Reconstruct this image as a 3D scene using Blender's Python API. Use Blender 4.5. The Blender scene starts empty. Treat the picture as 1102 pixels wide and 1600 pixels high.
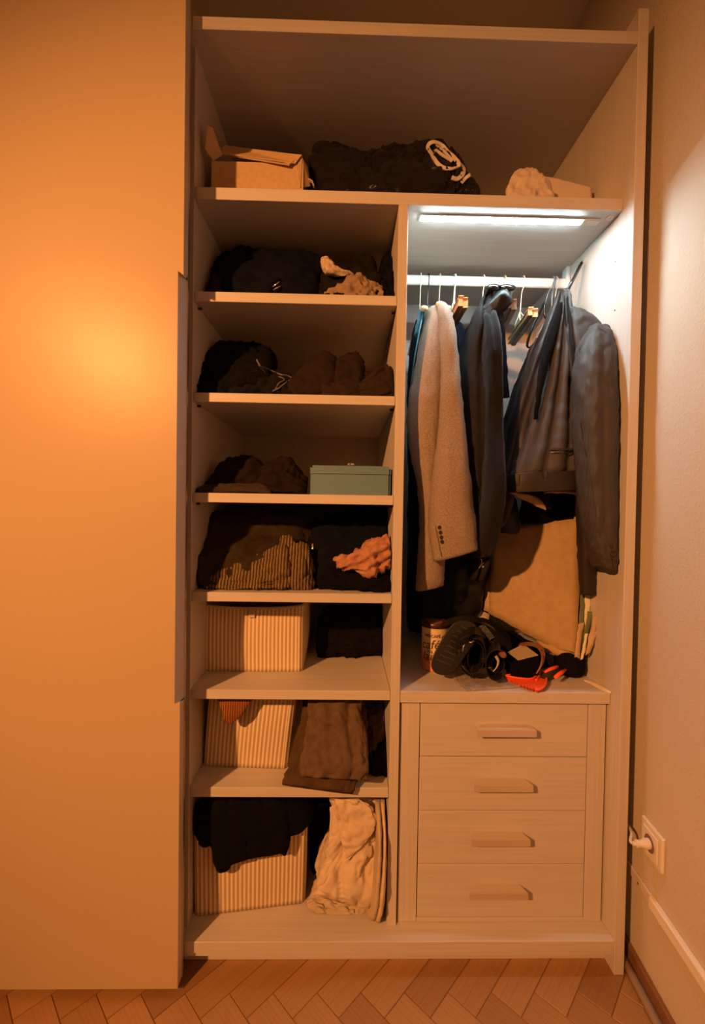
import bpy, bmesh, math, random
from mathutils import Vector, Matrix, noise
random.seed(7)
C = bpy.context.scene.collection
S = bpy.context.scene

# ------------------------------------------------------------------ camera
CX, CZ, D0 = 0.0559, 1.1609, 1.0507
YAW, PITCH, ROLL, F = 0.0178, -0.0173, 0.0152, 680.0
_cy, _sy, _cp, _sp, _c, _s = math.cos(YAW), math.sin(YAW), math.cos(PITCH), math.sin(PITCH), math.cos(ROLL), math.sin(ROLL)
_right = Vector((_cy, -_sy, 0)); _f0 = Vector((_sy, _cy, 0)); _z = Vector((0, 0, 1))
_fwd = _f0*_cp + _z*_sp; _up = -_f0*_sp + _z*_cp
camR = _right*_c + _up*_s; camU = -_right*_s + _up*_c
CAM = Vector((CX, -D0, CZ))
cam = bpy.data.cameras.new('camera'); camo = bpy.data.objects.new('camera', cam); C.objects.link(camo)
camo.matrix_world = Matrix((( camR.x, camU.x, -_fwd.x, CAM.x), (camR.y, camU.y, -_fwd.y, CAM.y), (camR.z, camU.z, -_fwd.z, CAM.z), (0, 0, 0, 1)))
cam.sensor_fit = 'HORIZONTAL'; cam.sensor_width = 36; cam.lens = F*36/1102; cam.clip_start = .02
S.camera = camo

def ray(u, v):
    return _fwd*F + camR*(u-551) - camU*(v-800)
def P(u, v, y):                       # the point of the plane Y=y that stands at photo position (u,v)
    d = ray(u, v); t = (y+D0)/d.y
    return CAM + d*t
def PZ(u, v, z):                      # the same for a level plane Z=z
    d = ray(u, v); t = (z-CZ)/d.z
    return CAM + d*t
def PX(u, v, x):
    d = ray(u, v); t = (x-CX)/d.x
    return CAM + d*t

# ------------------------------------------------------------------ world, lamps, exposure
w = bpy.data.worlds.new('world'); S.world = w; w.use_nodes = True
w.node_tree.nodes['Background'].inputs[0].default_value = (1, .62, .38, 1)
w.node_tree.nodes['Background'].inputs[1].default_value = .015
S.view_settings.view_transform = 'Standard'; S.view_settings.look = 'None'
S.view_settings.exposure = .12; S.view_settings.gamma = 1; S.view_settings.use_curve_mapping = False
LAMP_POS = Vector((-1.62, -2.24, 2.20))
LAMP_COL = (1, .395, .115); LAMP_W = 430; LAMP_AIM = Vector((.14, 0, .92))
FILL_W = 10
LED_COL = (.74, .95, 1.0); LED_STR = 175

# ------------------------------------------------------------------ materials
def nmat(name):
    m = bpy.data.materials.new(name); m.use_nodes = True
    nt = m.node_tree; b = nt.nodes['Principled BSDF']
    return m, nt, b
def N(nt, t, **kw):
    n = nt.nodes.new(t)
    for k, v in kw.items(): setattr(n, k, v)
    return n
def mapping(nt, scale, rot=(0, 0, 0)):
    tc = N(nt, 'ShaderNodeTexCoord'); mp = N(nt, 'ShaderNodeMapping')
    mp.inputs['Scale'].default_value = scale; mp.inputs['Rotation'].default_value = rot
    nt.links.new(tc.outputs['Object'], mp.inputs['Vector']); return mp
def ramp(nt, c1, c2, p1=.3, p2=.7):
    r = N(nt, 'ShaderNodeValToRGB')
    r.color_ramp.elements[0].position = p1; r.color_ramp.elements[1].position = p2
    r.color_ramp.elements[0].color = (*c1, 1); r.color_ramp.elements[1].color = (*c2, 1); return r
def sc(c, k): return tuple(min(1, x*k) for x in c)
def plain(name, col, rough=.5, metal=0, bump=0, bscale=200, coat=0, var=.0):
    m, nt, b = nmat(name)
    b.inputs['Base Color'].default_value = (*col, 1); b.inputs['Roughness'].default_value = rough
    b.inputs['Metallic'].default_value = metal; b.inputs['Coat Weight'].default_value = coat
    if bump or var:
        mp = mapping(nt, (1, 1, 1)); n = N(nt, 'ShaderNodeTexNoise'); n.inputs['Scale'].default_value = bscale; n.inputs['Detail'].default_value = 4
        nt.links.new(mp.outputs[0], n.inputs['Vector'])
        if bump:
            bp = N(nt, 'ShaderNodeBump'); bp.inputs['Strength'].default_value = bump; bp.inputs['Distance'].default_value = .002
            nt.links.new(n.outputs['Fac'], bp.inputs['Height']); nt.links.new(bp.outputs[0], b.inputs['Normal'])
        if var:
            r = ramp(nt, sc(col, 1-var), sc(col, 1+var)); nt.links.new(n.outputs['Fac'], r.inputs[0]); nt.links.new(r.outputs[0], b.inputs['Base Color'])
    return m
def wood(name, col, axis, rough=.5, var=.10, sc_=1):
    m, nt, b = nmat(name)
    s = {'x': (3*sc_, 160, 160), 'z': (160, 160, 3*sc_), 'y': (160, 3*sc_, 160)}[axis]
    mp = mapping(nt, s); n = N(nt, 'ShaderNodeTexNoise'); n.inputs['Scale'].default_value = 1; n.inputs['Detail'].default_value = 5; n.inputs['Roughness'].default_value = .65
    nt.links.new(mp.outputs[0], n.inputs['Vector'])
    r = ramp(nt, sc(col, 1-var), sc(col, 1+var*.5)); nt.links.new(n.outputs['Fac'], r.inputs[0]); nt.links.new(r.outputs[0], b.inputs['Base Color'])
    b.inputs['Roughness'].default_value = rough
    bp = N(nt, 'ShaderNodeBump'); bp.inputs['Strength'].default_value = .12; bp.inputs['Distance'].default_value = .0006
    nt.links.new(n.outputs['Fac'], bp.inputs['Height']); nt.links.new(bp.outputs[0], b.inputs['Normal'])
    return m
def fabric(name, col, var=.25, weave=900, bump=.35, rough=.9, sheen=.0, stripes=None, fine=60):
    """cloth: weave relief, mottled colour, optional stripes=(axis, period, colour2, sharp)"""
    m, nt, b = nmat(name)
    b.inputs['Roughness'].default_value = rough; b.inputs['Sheen Weight'].default_value = sheen
    b.inputs['Specular IOR Level'].default_value = .10 if rough > .8 else .25
    mp = mapping(nt, (1, 1, 1))
    n = N(nt, 'ShaderNodeTexNoise'); n.inputs['Scale'].default_value = weave; n.inputs['Detail'].default_value = 2
    n2 = N(nt, 'ShaderNodeTexNoise'); n2.inputs['Scale'].default_value = fine; n2.inputs['Detail'].default_value = 3
    nt.links.new(mp.outputs[0], n.inputs['Vector']); nt.links.new(mp.outputs[0], n2.inputs['Vector'])
    mix = N(nt, 'ShaderNodeMath', operation='ADD'); nt.links.new(n.outputs['Fac'], mix.inputs[0]); nt.links.new(n2.outputs['Fac'], mix.inputs[1])
    h = N(nt, 'ShaderNodeMath', operation='MULTIPLY'); h.inputs[1].default_value = .5; nt.links.new(mix.outputs[0], h.inputs[0])
    r = ramp(nt, sc(col, 1-var), sc(col, 1+var), .35, .65); nt.links.new(h.outputs[0], r.inputs[0])
    out = r.outputs[0]
    if stripes:
        ax, per, c2, sharp = stripes
        wv = N(nt, 'ShaderNodeTexWave', wave_type='BANDS', bands_direction=ax.upper())
        wv.inputs['Scale'].default_value = 2*math.pi/20/per; wv.inputs['Distortion'].default_value = 0
        nt.links.new(mp.outputs[0], wv.inputs['Vector'])
        rs = ramp(nt, (0, 0, 0), (1, 1, 1), .5-sharp, .5+sharp); nt.links.new(wv.outputs['Fac'], rs.inputs[0])
        mx = N(nt, 'ShaderNodeMix', data_type='RGBA'); nt.links.new(rs.outputs[0], mx.inputs[0])
        nt.links.new(out, mx.inputs[6]); mx.inputs[7].default_value = (*c2, 1); out = mx.outputs[2]
    nt.links.new(out, b.inputs['Base Color'])
    bp = N(nt, 'ShaderNodeBump'); bp.inputs['Strength'].default_value = bump; bp.inputs['Distance'].default_value = .0015
    nt.links.new(h.outputs[0], bp.inputs['Height']); nt.links.new(bp.outputs[0], b.inputs['Normal'])
    return m
LAM = (.57, .52, .475)
M = {}
M['lam_x'] = wood('laminate_along', LAM, 'x'); M['lam_z'] = wood('laminate_upright', LAM, 'z'); M['lam_y'] = wood('laminate_deep', LAM, 'y')
M['lam_back'] = wood('laminate_back', sc(LAM, .95), 'z')
M['door'] = plain('satin_door_lacquer', (.52, .395, .25), .34, bump=.03, bscale=500)
M['door'].node_tree.nodes['Principled BSDF'].inputs['Specular IOR Level'].default_value = .22
M['edge'] = plain('door_edge', (.55, .48, .42), .5)
M['chrome'] = plain('chrome', (.8, .8, .8), .15, 1)
M['alu'] = plain('brushed_metal', (.72, .68, .64), .35, .9)
M['white_metal'] = plain('white_rod', (.85, .85, .83), .3)
M['plastic_white'] = plain('cream_plastic', (.72, .66, .56), .35)
M['dark'] = plain('dark_gap', (.02, .015, .012), .8)

# ------------------------------------------------------------------ helpers
def link(name, me, m, parent=None, smooth=True):
    """me in world coordinates; its origin goes to the parent's place or its own base"""
    me.update()
    vs = [v.co for v in me.vertices]
    if parent is not None:
        off = Vector(parent['_o']) if '_o' in parent else Vector((0, 0, 0))
    else:
        off = Vector(((min(v.x for v in vs)+max(v.x for v in vs))/2, (min(v.y for v in vs)+max(v.y for v in vs))/2, min(v.z for v in vs)))
    me.transform(Matrix.Translation(-off))
    o = bpy.data.objects.new(name, me); C.objects.link(o)
    if parent is not None:
        o.parent = parent; o['_o'] = tuple(off)
    else:
        o.location = off; o['_o'] = tuple(off)
    if m is not None:
        for mm in (m if isinstance(m, (list, tuple)) else [m]): me.materials.append(mm)
    if smooth:
        me.polygons.foreach_set('use_smooth', [len(p.vertices) < 10 for p in me.polygons])
    return o
def bm_link(name, bm, m, parent=None, smooth=False):
    me = bpy.data.meshes.new(name); bm.to_mesh(me); bm.free()
    return link(name, me, m, parent, smooth)
def tag(o, label=None, cat=None, group=None, kind=None):
    if label: o['label'] = label
    if cat: o['category'] = cat
    if group: o['group'] = group
    if kind: o['kind'] = kind
    return o
def thing(name, label, cat, loc, group=None):
    o = bpy.data.objects.new(name, None); C.objects.link(o); o.location = loc; o['_o'] = tuple(loc)
    o.empty_display_size = .05
    return tag(o, label, cat, group)
def box(bm, x0, x1, y0, y1, z0, z1, bev=.001):
    r = bmesh.ops.create_cube(bm, size=1); vs = r['verts']
    for v in vs:
        v.co = Vector((x0+(v.co.x+.5)*(x1-x0), y0+(v.co.y+.5)*(y1-y0), z0+(v.co.z+.5)*(z1-z0)))
    if bev:
        es = list({e for v in vs for e in v.link_edges})
        bmesh.ops.bevel(bm, geom=es, offset=bev, segments=1, affect='EDGES')
def bx(name, x0, x1, y0, y1, z0, z1, m, parent=None, bev=.001):
    bm = bmesh.new(); box(bm, x0, x1, y0, y1, z0, z1, bev); return bm_link(name, bm, m, parent)
def tubemesh(bm, pts, r, n=8, closed=False):
    """a round tube along points; r one radius or a list"""
    pts = [Vector(p) for p in pts]; k = len(pts); rings = []
    rr = r if isinstance(r, (list, tuple)) else [r]*k
    up = None
    for i, p in enumerate(pts):
        a = pts[i-1] if (i > 0 or closed) else p; b = pts[(i+1) % k] if (i < k-1 or closed) else p
        t = (b-a).normalized()
        if up is None:
            up = t.orthogonal().normalized()
        up = (up - t*up.dot(t)).normalized(); s = t.cross(up)
        rings.append([bm.verts.new(p + (up*math.cos(2*math.pi*j/n) + s*math.sin(2*math.pi*j/n))*rr[i]) for j in range(n)])
    for i in range(k if closed else k-1):
        A, B = rings[i], rings[(i+1) % k]
        for j in range(n): bm.faces.new((A[j], A[(j+1) % n], B[(j+1) % n], B[j]))
    if not closed:
        bm.faces.new(rings[0][::-1]); bm.faces.new(rings[-1])
def tube(name, pts, r, m, parent=None, n=8, closed=False):
    bm = bmesh.new(); tubemesh(bm, pts, r, n, closed); bmesh.ops.recalc_face_normals(bm, faces=bm.faces)
    return bm_link(name, bm, m, parent, True)
def crv(pts, m=6, closed=False):
    """Catmull-Rom through points (tuples of any length)"""
    out = []; k = len(pts)
    seg = k if closed else k-1
    for i in range(seg):
        g = lambda j: pts[j % k] if closed else pts[max(0, min(k-1, j))]
        p0, p1, p2, p3 = g(i-1), g(i), g(i+1), g(i+2)
        for s in range(m):
            t = s/m
            out.append(tuple(.5*((2*b)+(-a+c)*t+(2*a-5*b+4*c-d)*t*t+(-a+3*b-3*c+d)*t**3) for a, b, c, d in zip(p0, p1, p2, p3)))
    if not closed: out.append(tuple(pts[-1]))
    return out
def strap(name, pts, width_vec, thick, m, parent=None):
    """flat band along points, width_vec one vector or per point"""
    bm = bmesh.new(); pts = [Vector(p) for p in pts]; rings = []
    for i, p in enumerate(pts):
        wv = Vector(width_vec[i]) if isinstance(width_vec, list) else Vector(width_vec)
        t = (pts[min(i+1, len(pts)-1)] - pts[max(i-1, 0)]).normalized(); nn = t.cross(wv).normalized()*thick/2
        h = wv/2
        rings.append([bm.verts.new(p-h-nn), bm.verts.new(p+h-nn), bm.verts.new(p+h+nn), bm.verts.new(p-h+nn)])
    for i in range(len(rings)-1):
        for j in range(4): bm.faces.new((rings[i][j], rings[i][(j+1) % 4], rings[i+1][(j+1) % 4], rings[i+1][j]))
    bm.faces.new(rings[0][::-1]); bm.faces.new(rings[-1])
    bmesh.ops.recalc_face_normals(bm, faces=bm.faces)
    return bm_link(name, bm, m, parent, False)
def prism(name, poly, y0, y1, m, parent=None, bev=0):
    """polygon of (x,z) between two y planes"""
    bm = bmesh.new()
    a = [bm.verts.new((x, y0, z)) for x, z in poly]; b = [bm.verts.new((x, y1, z)) for x, z in poly]
    k = len(poly); bm.faces.new(a); bm.faces.new(b[::-1])
    for i in range(k): bm.faces.new((a[i], b[i], b[(i+1) % k], a[(i+1) % k]))
    bmesh.ops.recalc_face_normals(bm, faces=bm.faces)
    if bev: bmesh.ops.bevel(bm, geom=list(bm.edges), offset=bev, segments=1, affect='EDGES')
    return bm_link(name, bm, m, parent)
def lathe(name, prof, c, m, parent=None, n=32, axis='z'):
    bm = bmesh.new(); rings = []
    for r, h in prof:
        rings.append([bm.verts.new(Vector(c) + (Vector((r*math.cos(2*math.pi*j/n), r*math.sin(2*math.pi*j/n), h)) if axis == 'z' else
            Vector((h, r*math.cos(2*math.pi*j/n), r*math.sin(2*math.pi*j/n))) if axis == 'x' else Vector((r*math.cos(2*math.pi*j/n), h, r*math.sin(2*math.pi*j/n))))) for j in range(n)])
    for A, B in zip(rings, rings[1:]):
        for j in range(n): bm.faces.new((A[j], A[(j+1) % n], B[(j+1) % n], B[j]))
    bm.faces.new(rings[0][::-1]); bm.faces.new(rings[-1])
    bmesh.ops.recalc_face_normals(bm, faces=bm.faces)
    o = bm_link(name, bm, m, parent, True)
    try: o.data.set_sharp_from_angle(angle=math.radians(40))
    except Exception: pass
    return o
def lerp(a, b, t): return a+(b-a)*t
def cloth(name, rows, m, parent=None, nu=56, sub=6, folds=(), wr=.004, wf=14, seed=0, axis=None, sq=.75, fine=.0012, taper=.35, end=True, crease=0, front=1.0,
          zmin=None, zmax=None, ymax=None, ymin=None, xmin=None, xmax=None):
    """A soft closed body of cloth. rows = (edge A, edge B, thickness): world points of its two silhouette edges, row after row.
    folds = (count, amplitude, phase, drift) rolls that run along the rows' direction of travel; front = bulge towards the room."""
    flat = [(a[0], a[1], a[2], b[0], b[1], b[2], t) for a, b, t in rows]
    flat = crv(flat, sub); k = len(flat)
    bm = bmesh.new(); rings = []
    off = Vector((seed*3.17, seed*1.31, seed*7.7))
    for i, q in enumerate(flat):
        A = Vector(q[:3]); B = Vector(q[3:6]); th = q[6]/2; c = (A+B)/2; h = (B-A)/2; t = i/(k-1)
        q0 = flat[max(0, i-1)]; q1 = flat[min(k-1, i+1)]
        tr = (Vector(q1[:3])+Vector(q1[3:6])-Vector(q0[:3])-Vector(q0[3:6])).normalized()
        hn = h.normalized() if h.length > 1e-6 else Vector((1, 0, 0))
        d = Vector(axis) if axis else Vector((0, -1, 0))
        if not axis:
            nn = tr.cross(hn)
            if nn.length > .2:
                nn.normalize(); d = nn if nn.y < 0 else -nn
        e = 1
        if taper < 1:
            x = (min(t, 1-t) if end else t)*(k-1)/sub
            e = min(1, taper + (1-taper)*math.sqrt(max(0, min(1, x*1.6))))
        ring = []
        for j in range(nu):
            an = 2*math.pi*j/nu; cs, sn = math.cos(an), math.sin(an)
            xx = math.copysign(abs(cs)**sq, cs); yy = math.copysign(abs(sn)**sq, sn)
            if yy > 0: yy *= front
            p = c + h*xx + d*(th*e*yy)
            f = 0
            if sn > 0:
                for cnt, amp, ph, dr in folds:
                    s = xx*.5*cnt*2*math.pi + ph + dr*t
                    f += amp*(abs(math.sin(s/2))*2-1)*(sn**.5)
            n3 = p*wf + off
            dn = noise.noise(n3)*wr*1.2 + ((1-abs(noise.noise(n3*1.9+Vector((5, 2, 1)))*2))-.6)*wr*.8
            dn += noise.noise(p*70+off)*fine*2
            if crease:
                w3 = Vector((n3.x*1.4+noise.noise(n3*.8)*2.2, n3.y*1.1, n3.z*.9+noise.noise(n3*.7+Vector((9, 1, 4)))*2.2))
                dn -= max(0, 1-abs(noise.noise(w3)*6))*crease
                dn -= max(0, 1-abs(noise.noise(w3*2.1+Vector((3, 7, 2)))*7))*crease*.55
            p += d*f + (hn*cs*.6 + d*(1 if yy > 0 else -1)*abs(sn)).normalized()*dn
            if zmin is not None and p.z < zmin: p.z = zmin + (p.z-zmin)*.02
            if zmax is not None and p.z > zmax: p.z = zmax
            if ymax is not None and p.y > ymax: p.y = ymax
            if ymin is not None and p.y < ymin: p.y = ymin
            if xmax is not None and p.x > xmax: p.x = xmax
            if xmin is not None and p.x < xmin: p.x = xmin
            ring.append(bm.verts.new(p))
        rings.append(ring)
    for A, B in zip(rings, rings[1:]):
        for j in range(nu): bm.faces.new((A[j], A[(j+1) % nu], B[(j+1) % nu], B[j]))
    bm.faces.new(rings[0][::-1]); bm.faces.new(rings[-1])
    bmesh.ops.recalc_face_normals(bm, faces=bm.faces)
    return bm_link(name, bm, m, parent, True)
def rows_px(rows):
    """(uA,vA,uB,vB,y,thick[,yB]) -> world rows"""
    return [(P(r[0], r[1], r[4]), P(r[2], r[3], r[6] if len(r) > 6 else r[4]), r[5]) for r in rows]

# ------------------------------------------------------------------ the wardrobe's measures
XI, XR = .7429, .768            # right side panel
XL = -.326                      # left bay side panel (inner face)
XD0, XD1 = .1787, .2028         # divider
RY, BY = .0416, .579            # front of the shelves, face of the back panel
ZS = [(1.908, 1.9377), (1.6585, 1.683), (1.4107, 1.4336), (1.1609, 1.1846), (.9124, .9358), (.6654, .6896), (.4158, .441)]
ZB1, ZB0 = .0855, .0579
ZT0, ZT1 = 2.2766, 2.3061
ZTOP = 2.36
XW = .803; WK = .10                        # right wall
CEIL = 2.86

# ------------------------------------------------------------------ the room
def build_room():
    m, nt, b = nmat('woodchip_wallpaper')
    b.inputs['Base Color'].default_value = (.61, .53, .43, 1); b.inputs['Roughness'].default_value = .75
    mp = mapping(nt, (1, 1, 1))
    vo = N(nt, 'ShaderNodeTexNoise'); vo.inputs['Scale'].default_value = 150; vo.inputs['Detail'].default_value = 3; vo.inputs['Roughness'].default_value = .6
    nt.links.new(mp.outputs[0], vo.inputs['Vector'])
    r = ramp(nt, (0, 0, 0), (1, 1, 1), .52, .68); nt.links.new(vo.outputs['Fac'], r.inputs[0])
    bp = N(nt, 'ShaderNodeBump'); bp.inputs['Strength'].default_value = .4; bp.inputs['Distance'].default_value = .0022
    nt.links.new(r.outputs[0], bp.inputs['Height']); nt.links.new(bp.outputs[0], b.inputs['Normal'])
    M['wall'] = m
    M['ceil'] = plain('ceiling_paint', (.86, .82, .74), .8)
    st = lambda o: tag(o, kind='structure')
    def slant(o):          # the right wall runs slightly out of square
        off = o.location.copy()
        for v in o.data.vertices: v.co.x += WK*(v.co.y+off.y)
        return o
    slant(st(bx('wall_right', XW, XW+.1, -3.6, .75, 0, CEIL, M['wall'], bev=0)))
    st(bx('wall_back', -3.2, XW+.06, .62, .75, 0, CEIL, M['wall'], bev=0))
    st(bx('wall_left', -3.3, -3.2, -3.6, .75, 0, CEIL, M['wall'], bev=0))
    st(bx('wall_front', -3.2, XW-.3, -3.7, -3.6, 0, CEIL, M['wall'], bev=0))
    st(bx('ceiling', -3.3, XW+.1, -3.7, .75, CEIL, CEIL+.1, M['ceil'], bev=0))
    # parquet
    fl = st(bx('floor', -3.3, XW+.1, -3.7, .75, -.1, -.002, plain('parquet_bed', (.22, .085, .03), .6), bev=0))
    wf_, L = .0735, .44
    tones = [wood('oak_block_%s' % t, c, 'x', .33, .22) for t, c in (('a', (.33, .17, .06)), ('b', (.37, .195, .07)), ('c', (.29, .145, .05)), ('d', (.40, .215, .08)))]
    g = .0008
    tip = PZ(700, 1550, 0)
    bm = bmesh.new(); box(bm, g-.0, L-g, g, wf_-g, -.006, .0, .0007)
    base = bpy.data.meshes.new('floor_block'); bm.to_mesh(base); bm.free()
    meshes = []
    for t in tones:
        mm = base.copy(); mm.materials.append(t); meshes.append(mm)
    sq = math.sqrt(.5); cnt = 0
    step = wf_/sq
    # every row of the herringbone: a "/" block and a "\" block, stepping one tooth along x
    rowd = L*sq*2/2   # distance in y between two rows of teeth
    a45 = math.pi/4
    for row in range(-2, 2):
        for i in range(-24, 12):
            for kind in (0, 1):
                # lower-left corner of the "/" block's short edge is a tooth tip
                ox = tip.x + i*step; oy = tip.y - row*L*sq*1.0*2/2
                if kind == 0 and row % 2 == 0 or kind == 1 and row % 2 == 1: pass
                if row % 2 == 0:
                    if kind: continue
                    rot = a45; x, y = ox, oy-wf_*sq*0
                    # block "/" : its corner at the low tooth tip
                    x = ox + wf_*sq; y = oy - wf_*sq
                else:
                    if kind: continue
                    rot = -a45
                    # block "\" going down-right from the upper tooth
                    x = ox + (0); y = oy + L*sq
                    x = ox - wf_*sq*0; y = tip.y - (row-1)*L*sq
                    x -= wf_*sq
                    y -= wf_*sq
                o = bpy.data.objects.new('floor_block', meshes[random.randrange(4)])
                cxm = x + L/2*math.cos(rot); cym = y + L/2*math.sin(rot)
                if cxm < -1.5 or x > XW+.1 or y > .45 or y < -1.3: continue
                C.objects.link(o); o.parent = fl
                o.location = Vector((x, y, 0)) - Vector(fl['_o']); o.rotation_euler = (0, 0, rot)
                cnt += 1
    print('blocks', cnt)
    # skirting, quarter round, cable duct on the right wall
    M['skirt'] = wood('dark_skirting', (.22, .10, .04), 'y', .4)
    slant(st(bx('baseboard_right', XW-.011, XW, -3.6, .62, 0, .050, M['skirt'], bev=.002)))
    bm = bmesh.new()
    tubemesh(bm, [(XW-.020, -3.6, .011), (XW-.020, .62, .011)], .011, 12)
    slant(st(bm_link('trim_1', bm, wood('quarter_round', (.50, .34, .21), 'y', .18), None, True)))  # colour lightened to carry the highlight along the round
    M['duct'] = wood('cable_duct', (.78, .72, .62), 'y', .4, .05)
    bm = bmesh.new(); box(bm, XW-.014, XW, -3.6, -.055, .224, .253, .003)
    slant(st(bm_link('trim_2', bm, M['duct'])))
    bm = bmesh.new(); box(bm, XW-.006, XW, -.055, .25, .224, .249, .002)
    slant(st(bm_link('trim_3', bm, M['wall'])))
    bm = bmesh.new(); tubemesh(bm, [(XW-.0062, .0, .232), (XW-.0055, .0, .232)], .0028, 10); bmesh.ops.recalc_face_normals(bm, faces=bm.faces)
    slant(st(bm_link('trim_4', bm, M['dark'])))
build_room()

# ------------------------------------------------------------------ the wardrobe
def build_wardrobe():
    W = thing('wardrobe', 'tall light laminate wardrobe with open shelves, sliding door pushed left', 'wardrobe', (.2, .3, 0))
    XLL = -1.45
    bx('side_panel', XI, XR, 0, .60, 0, ZTOP, M['lam_z'], W)
    bx('side_panel', XL-.025, XL, RY, .60, ZB1, ZT0, M['lam_z'], W)
    bx('side_panel', XLL-.025, XLL, 0, .60, 0, ZTOP, M['lam_z'], W)
    bx('top_board', XLL, XI, 0.001, .60, ZT0, ZT1, M['lam_x'], W)
    bx('bottom_board', XLL, XI, 0.001, .60, ZB0, ZB1, M['lam_x'], W)
    bx('plinth', XLL, XI, .0396, .058, .0, ZB0-.0005, M['lam_x'], W)
    bx('plinth_strip', XLL, XI, .006, .0396, ZB0-.013, ZB0-.0005, M['lam_x'], W)
    bx('back_panel', XLL, XI, BY, .60, ZB1, ZT0, M['lam_back'], W, 0)
    bx('divider', XD0, XD1, RY, BY, ZB1, ZS[0][0], M['lam_z'], W)
    o = bx('shelf', XL, XI-.0005, RY, BY, ZS[0][0], ZS[0][1], M['lam_x'], W)
    for z0, z1 in ZS[1:]:
        s = bx('shelf', XL, XD0-.0008, RY+.001, BY, z0, z1, M['lam_x'], W)
    # shelf pins under the front corners
    for z0, z1 in ZS[1:4]:
        for sx, x in ((1, XL), (-1, XD0-.0008)):
            b = bmesh.new(); tubemesh(b, [(x, RY+.035, z0-.004), (x+sx*.009, RY+.035, z0-.004)], .003, 8)
            bmesh.ops.recalc_face_normals(b, faces=b.faces); bm_link('shelf_pin', b, M['dark'], W, True)
    # cam fitting at the right end of the long shelf
    c = P(963, 342, .075); lathe('shelf_fitting', [(.009, 0), (.009, -.003), (.0045, -.0035), (.004, -.001)], (XI-.018, .068, ZS[0][0]), M['white_metal'], W, 20)
    for u, v in ((962, 409), (961, 485)):
        p = PX(u, v, XI); lathe('screw_hole', [(.0022, 0), (.0022, -.0006)], (XI, p.y, p.z), M['dark'], W, 10, 'x')
    for u, v in ((950, 123),):
        p = PX(u, v, XI)
    # the sliding door, pushed left, its grip bevelled into the edge
    y0, y1 = -.040, -.006
    xe = P(284, 760, y0).x; xn = P(275.5, 760, y0).x; xl = -1.45; zb = P(280, 1545, y0).z; zt = 2.43
    zn = [P(284, 430, y0).z, P(276, 423, y0).z, P(273, 1100, y0).z, P(279, 1097, y0).z]
    print('door', xe, xn, zb, zn)
    front = [(xl, zb), (xe, zb), (xe, zn[3]), (xn, zn[2]), (xn, zn[1]), (xe, zn[0]), (xe, zt), (xl, zt)]
    back = [(xl, zb), (xe, zb), (xe, zn[3]), (xe, zn[2]), (xe, zn[1]), (xe, zn[0]), (xe, zt), (xl, zt)]
    bm = bmesh.new()
    a = [bm.verts.new((x, y0, z)) for x, z in front]; b = [bm.verts.new((x, y0+.022 if 2 < i < 5 else y0+.016, z)) for i, (x, z) in enumerate(back)]
    c = [bm.verts.new((x, y1, z)) for x, z in back]
    bm.faces.new(a); bm.faces.new(c[::-1])
    for A, B in ((a, b), (b, c)):
        for i in range(8): bm.faces.new((A[i], B[i], B[(i+1) % 8], A[(i+1) % 8]))
    bmesh.ops.recalc_face_normals(bm, faces=bm.faces)
    for f in bm.faces:
        f.material_index = 0 if f.normal.y < -.9 else 1
    d = bm_link('sliding_door', bm, [M['door'], M['edge']], W)
    bx('edge_strip', xe, xe+.0012, y1-.009, y1, zb, zt, M['alu'], d, 0)
    # clothes rail
    rz = P(740, 440, .31).z; print('rail z', rz)
    bm = bmesh.new()
    pr = [(.008*math.cos(t*math.pi/8)*1.0, .0155*math.sin(t*math.pi/8)) for t in range(16)]
    rings = [[bm.verts.new((x, .31+py, rz+pz)) for py, pz in pr] for x in (XD1, XI)]
    for j in range(16): bm.faces.new((rings[0][j], rings[0][(j+1) % 16], rings[1][(j+1) % 16], rings[1][j]))
    bmesh.ops.recalc_face_normals(bm, faces=bm.faces)
    bm_link('clothes_rail', bm, M['white_metal'], W, True)
    bm = bmesh.new(); box(bm, XI-.012, XI, .295, .325, rz-.02, ZS[0][0], .002)
    bm_link('rail_bracket', bm, M['white_metal'], W)
    bm = bmesh.new(); box(bm, XD1, XD1+.006, .295, .325, rz-.02, rz+.02, .002)
    bm_link('rail_bracket', bm, M['white_metal'], W)
    return rz
RZ = build_wardrobe()

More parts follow.
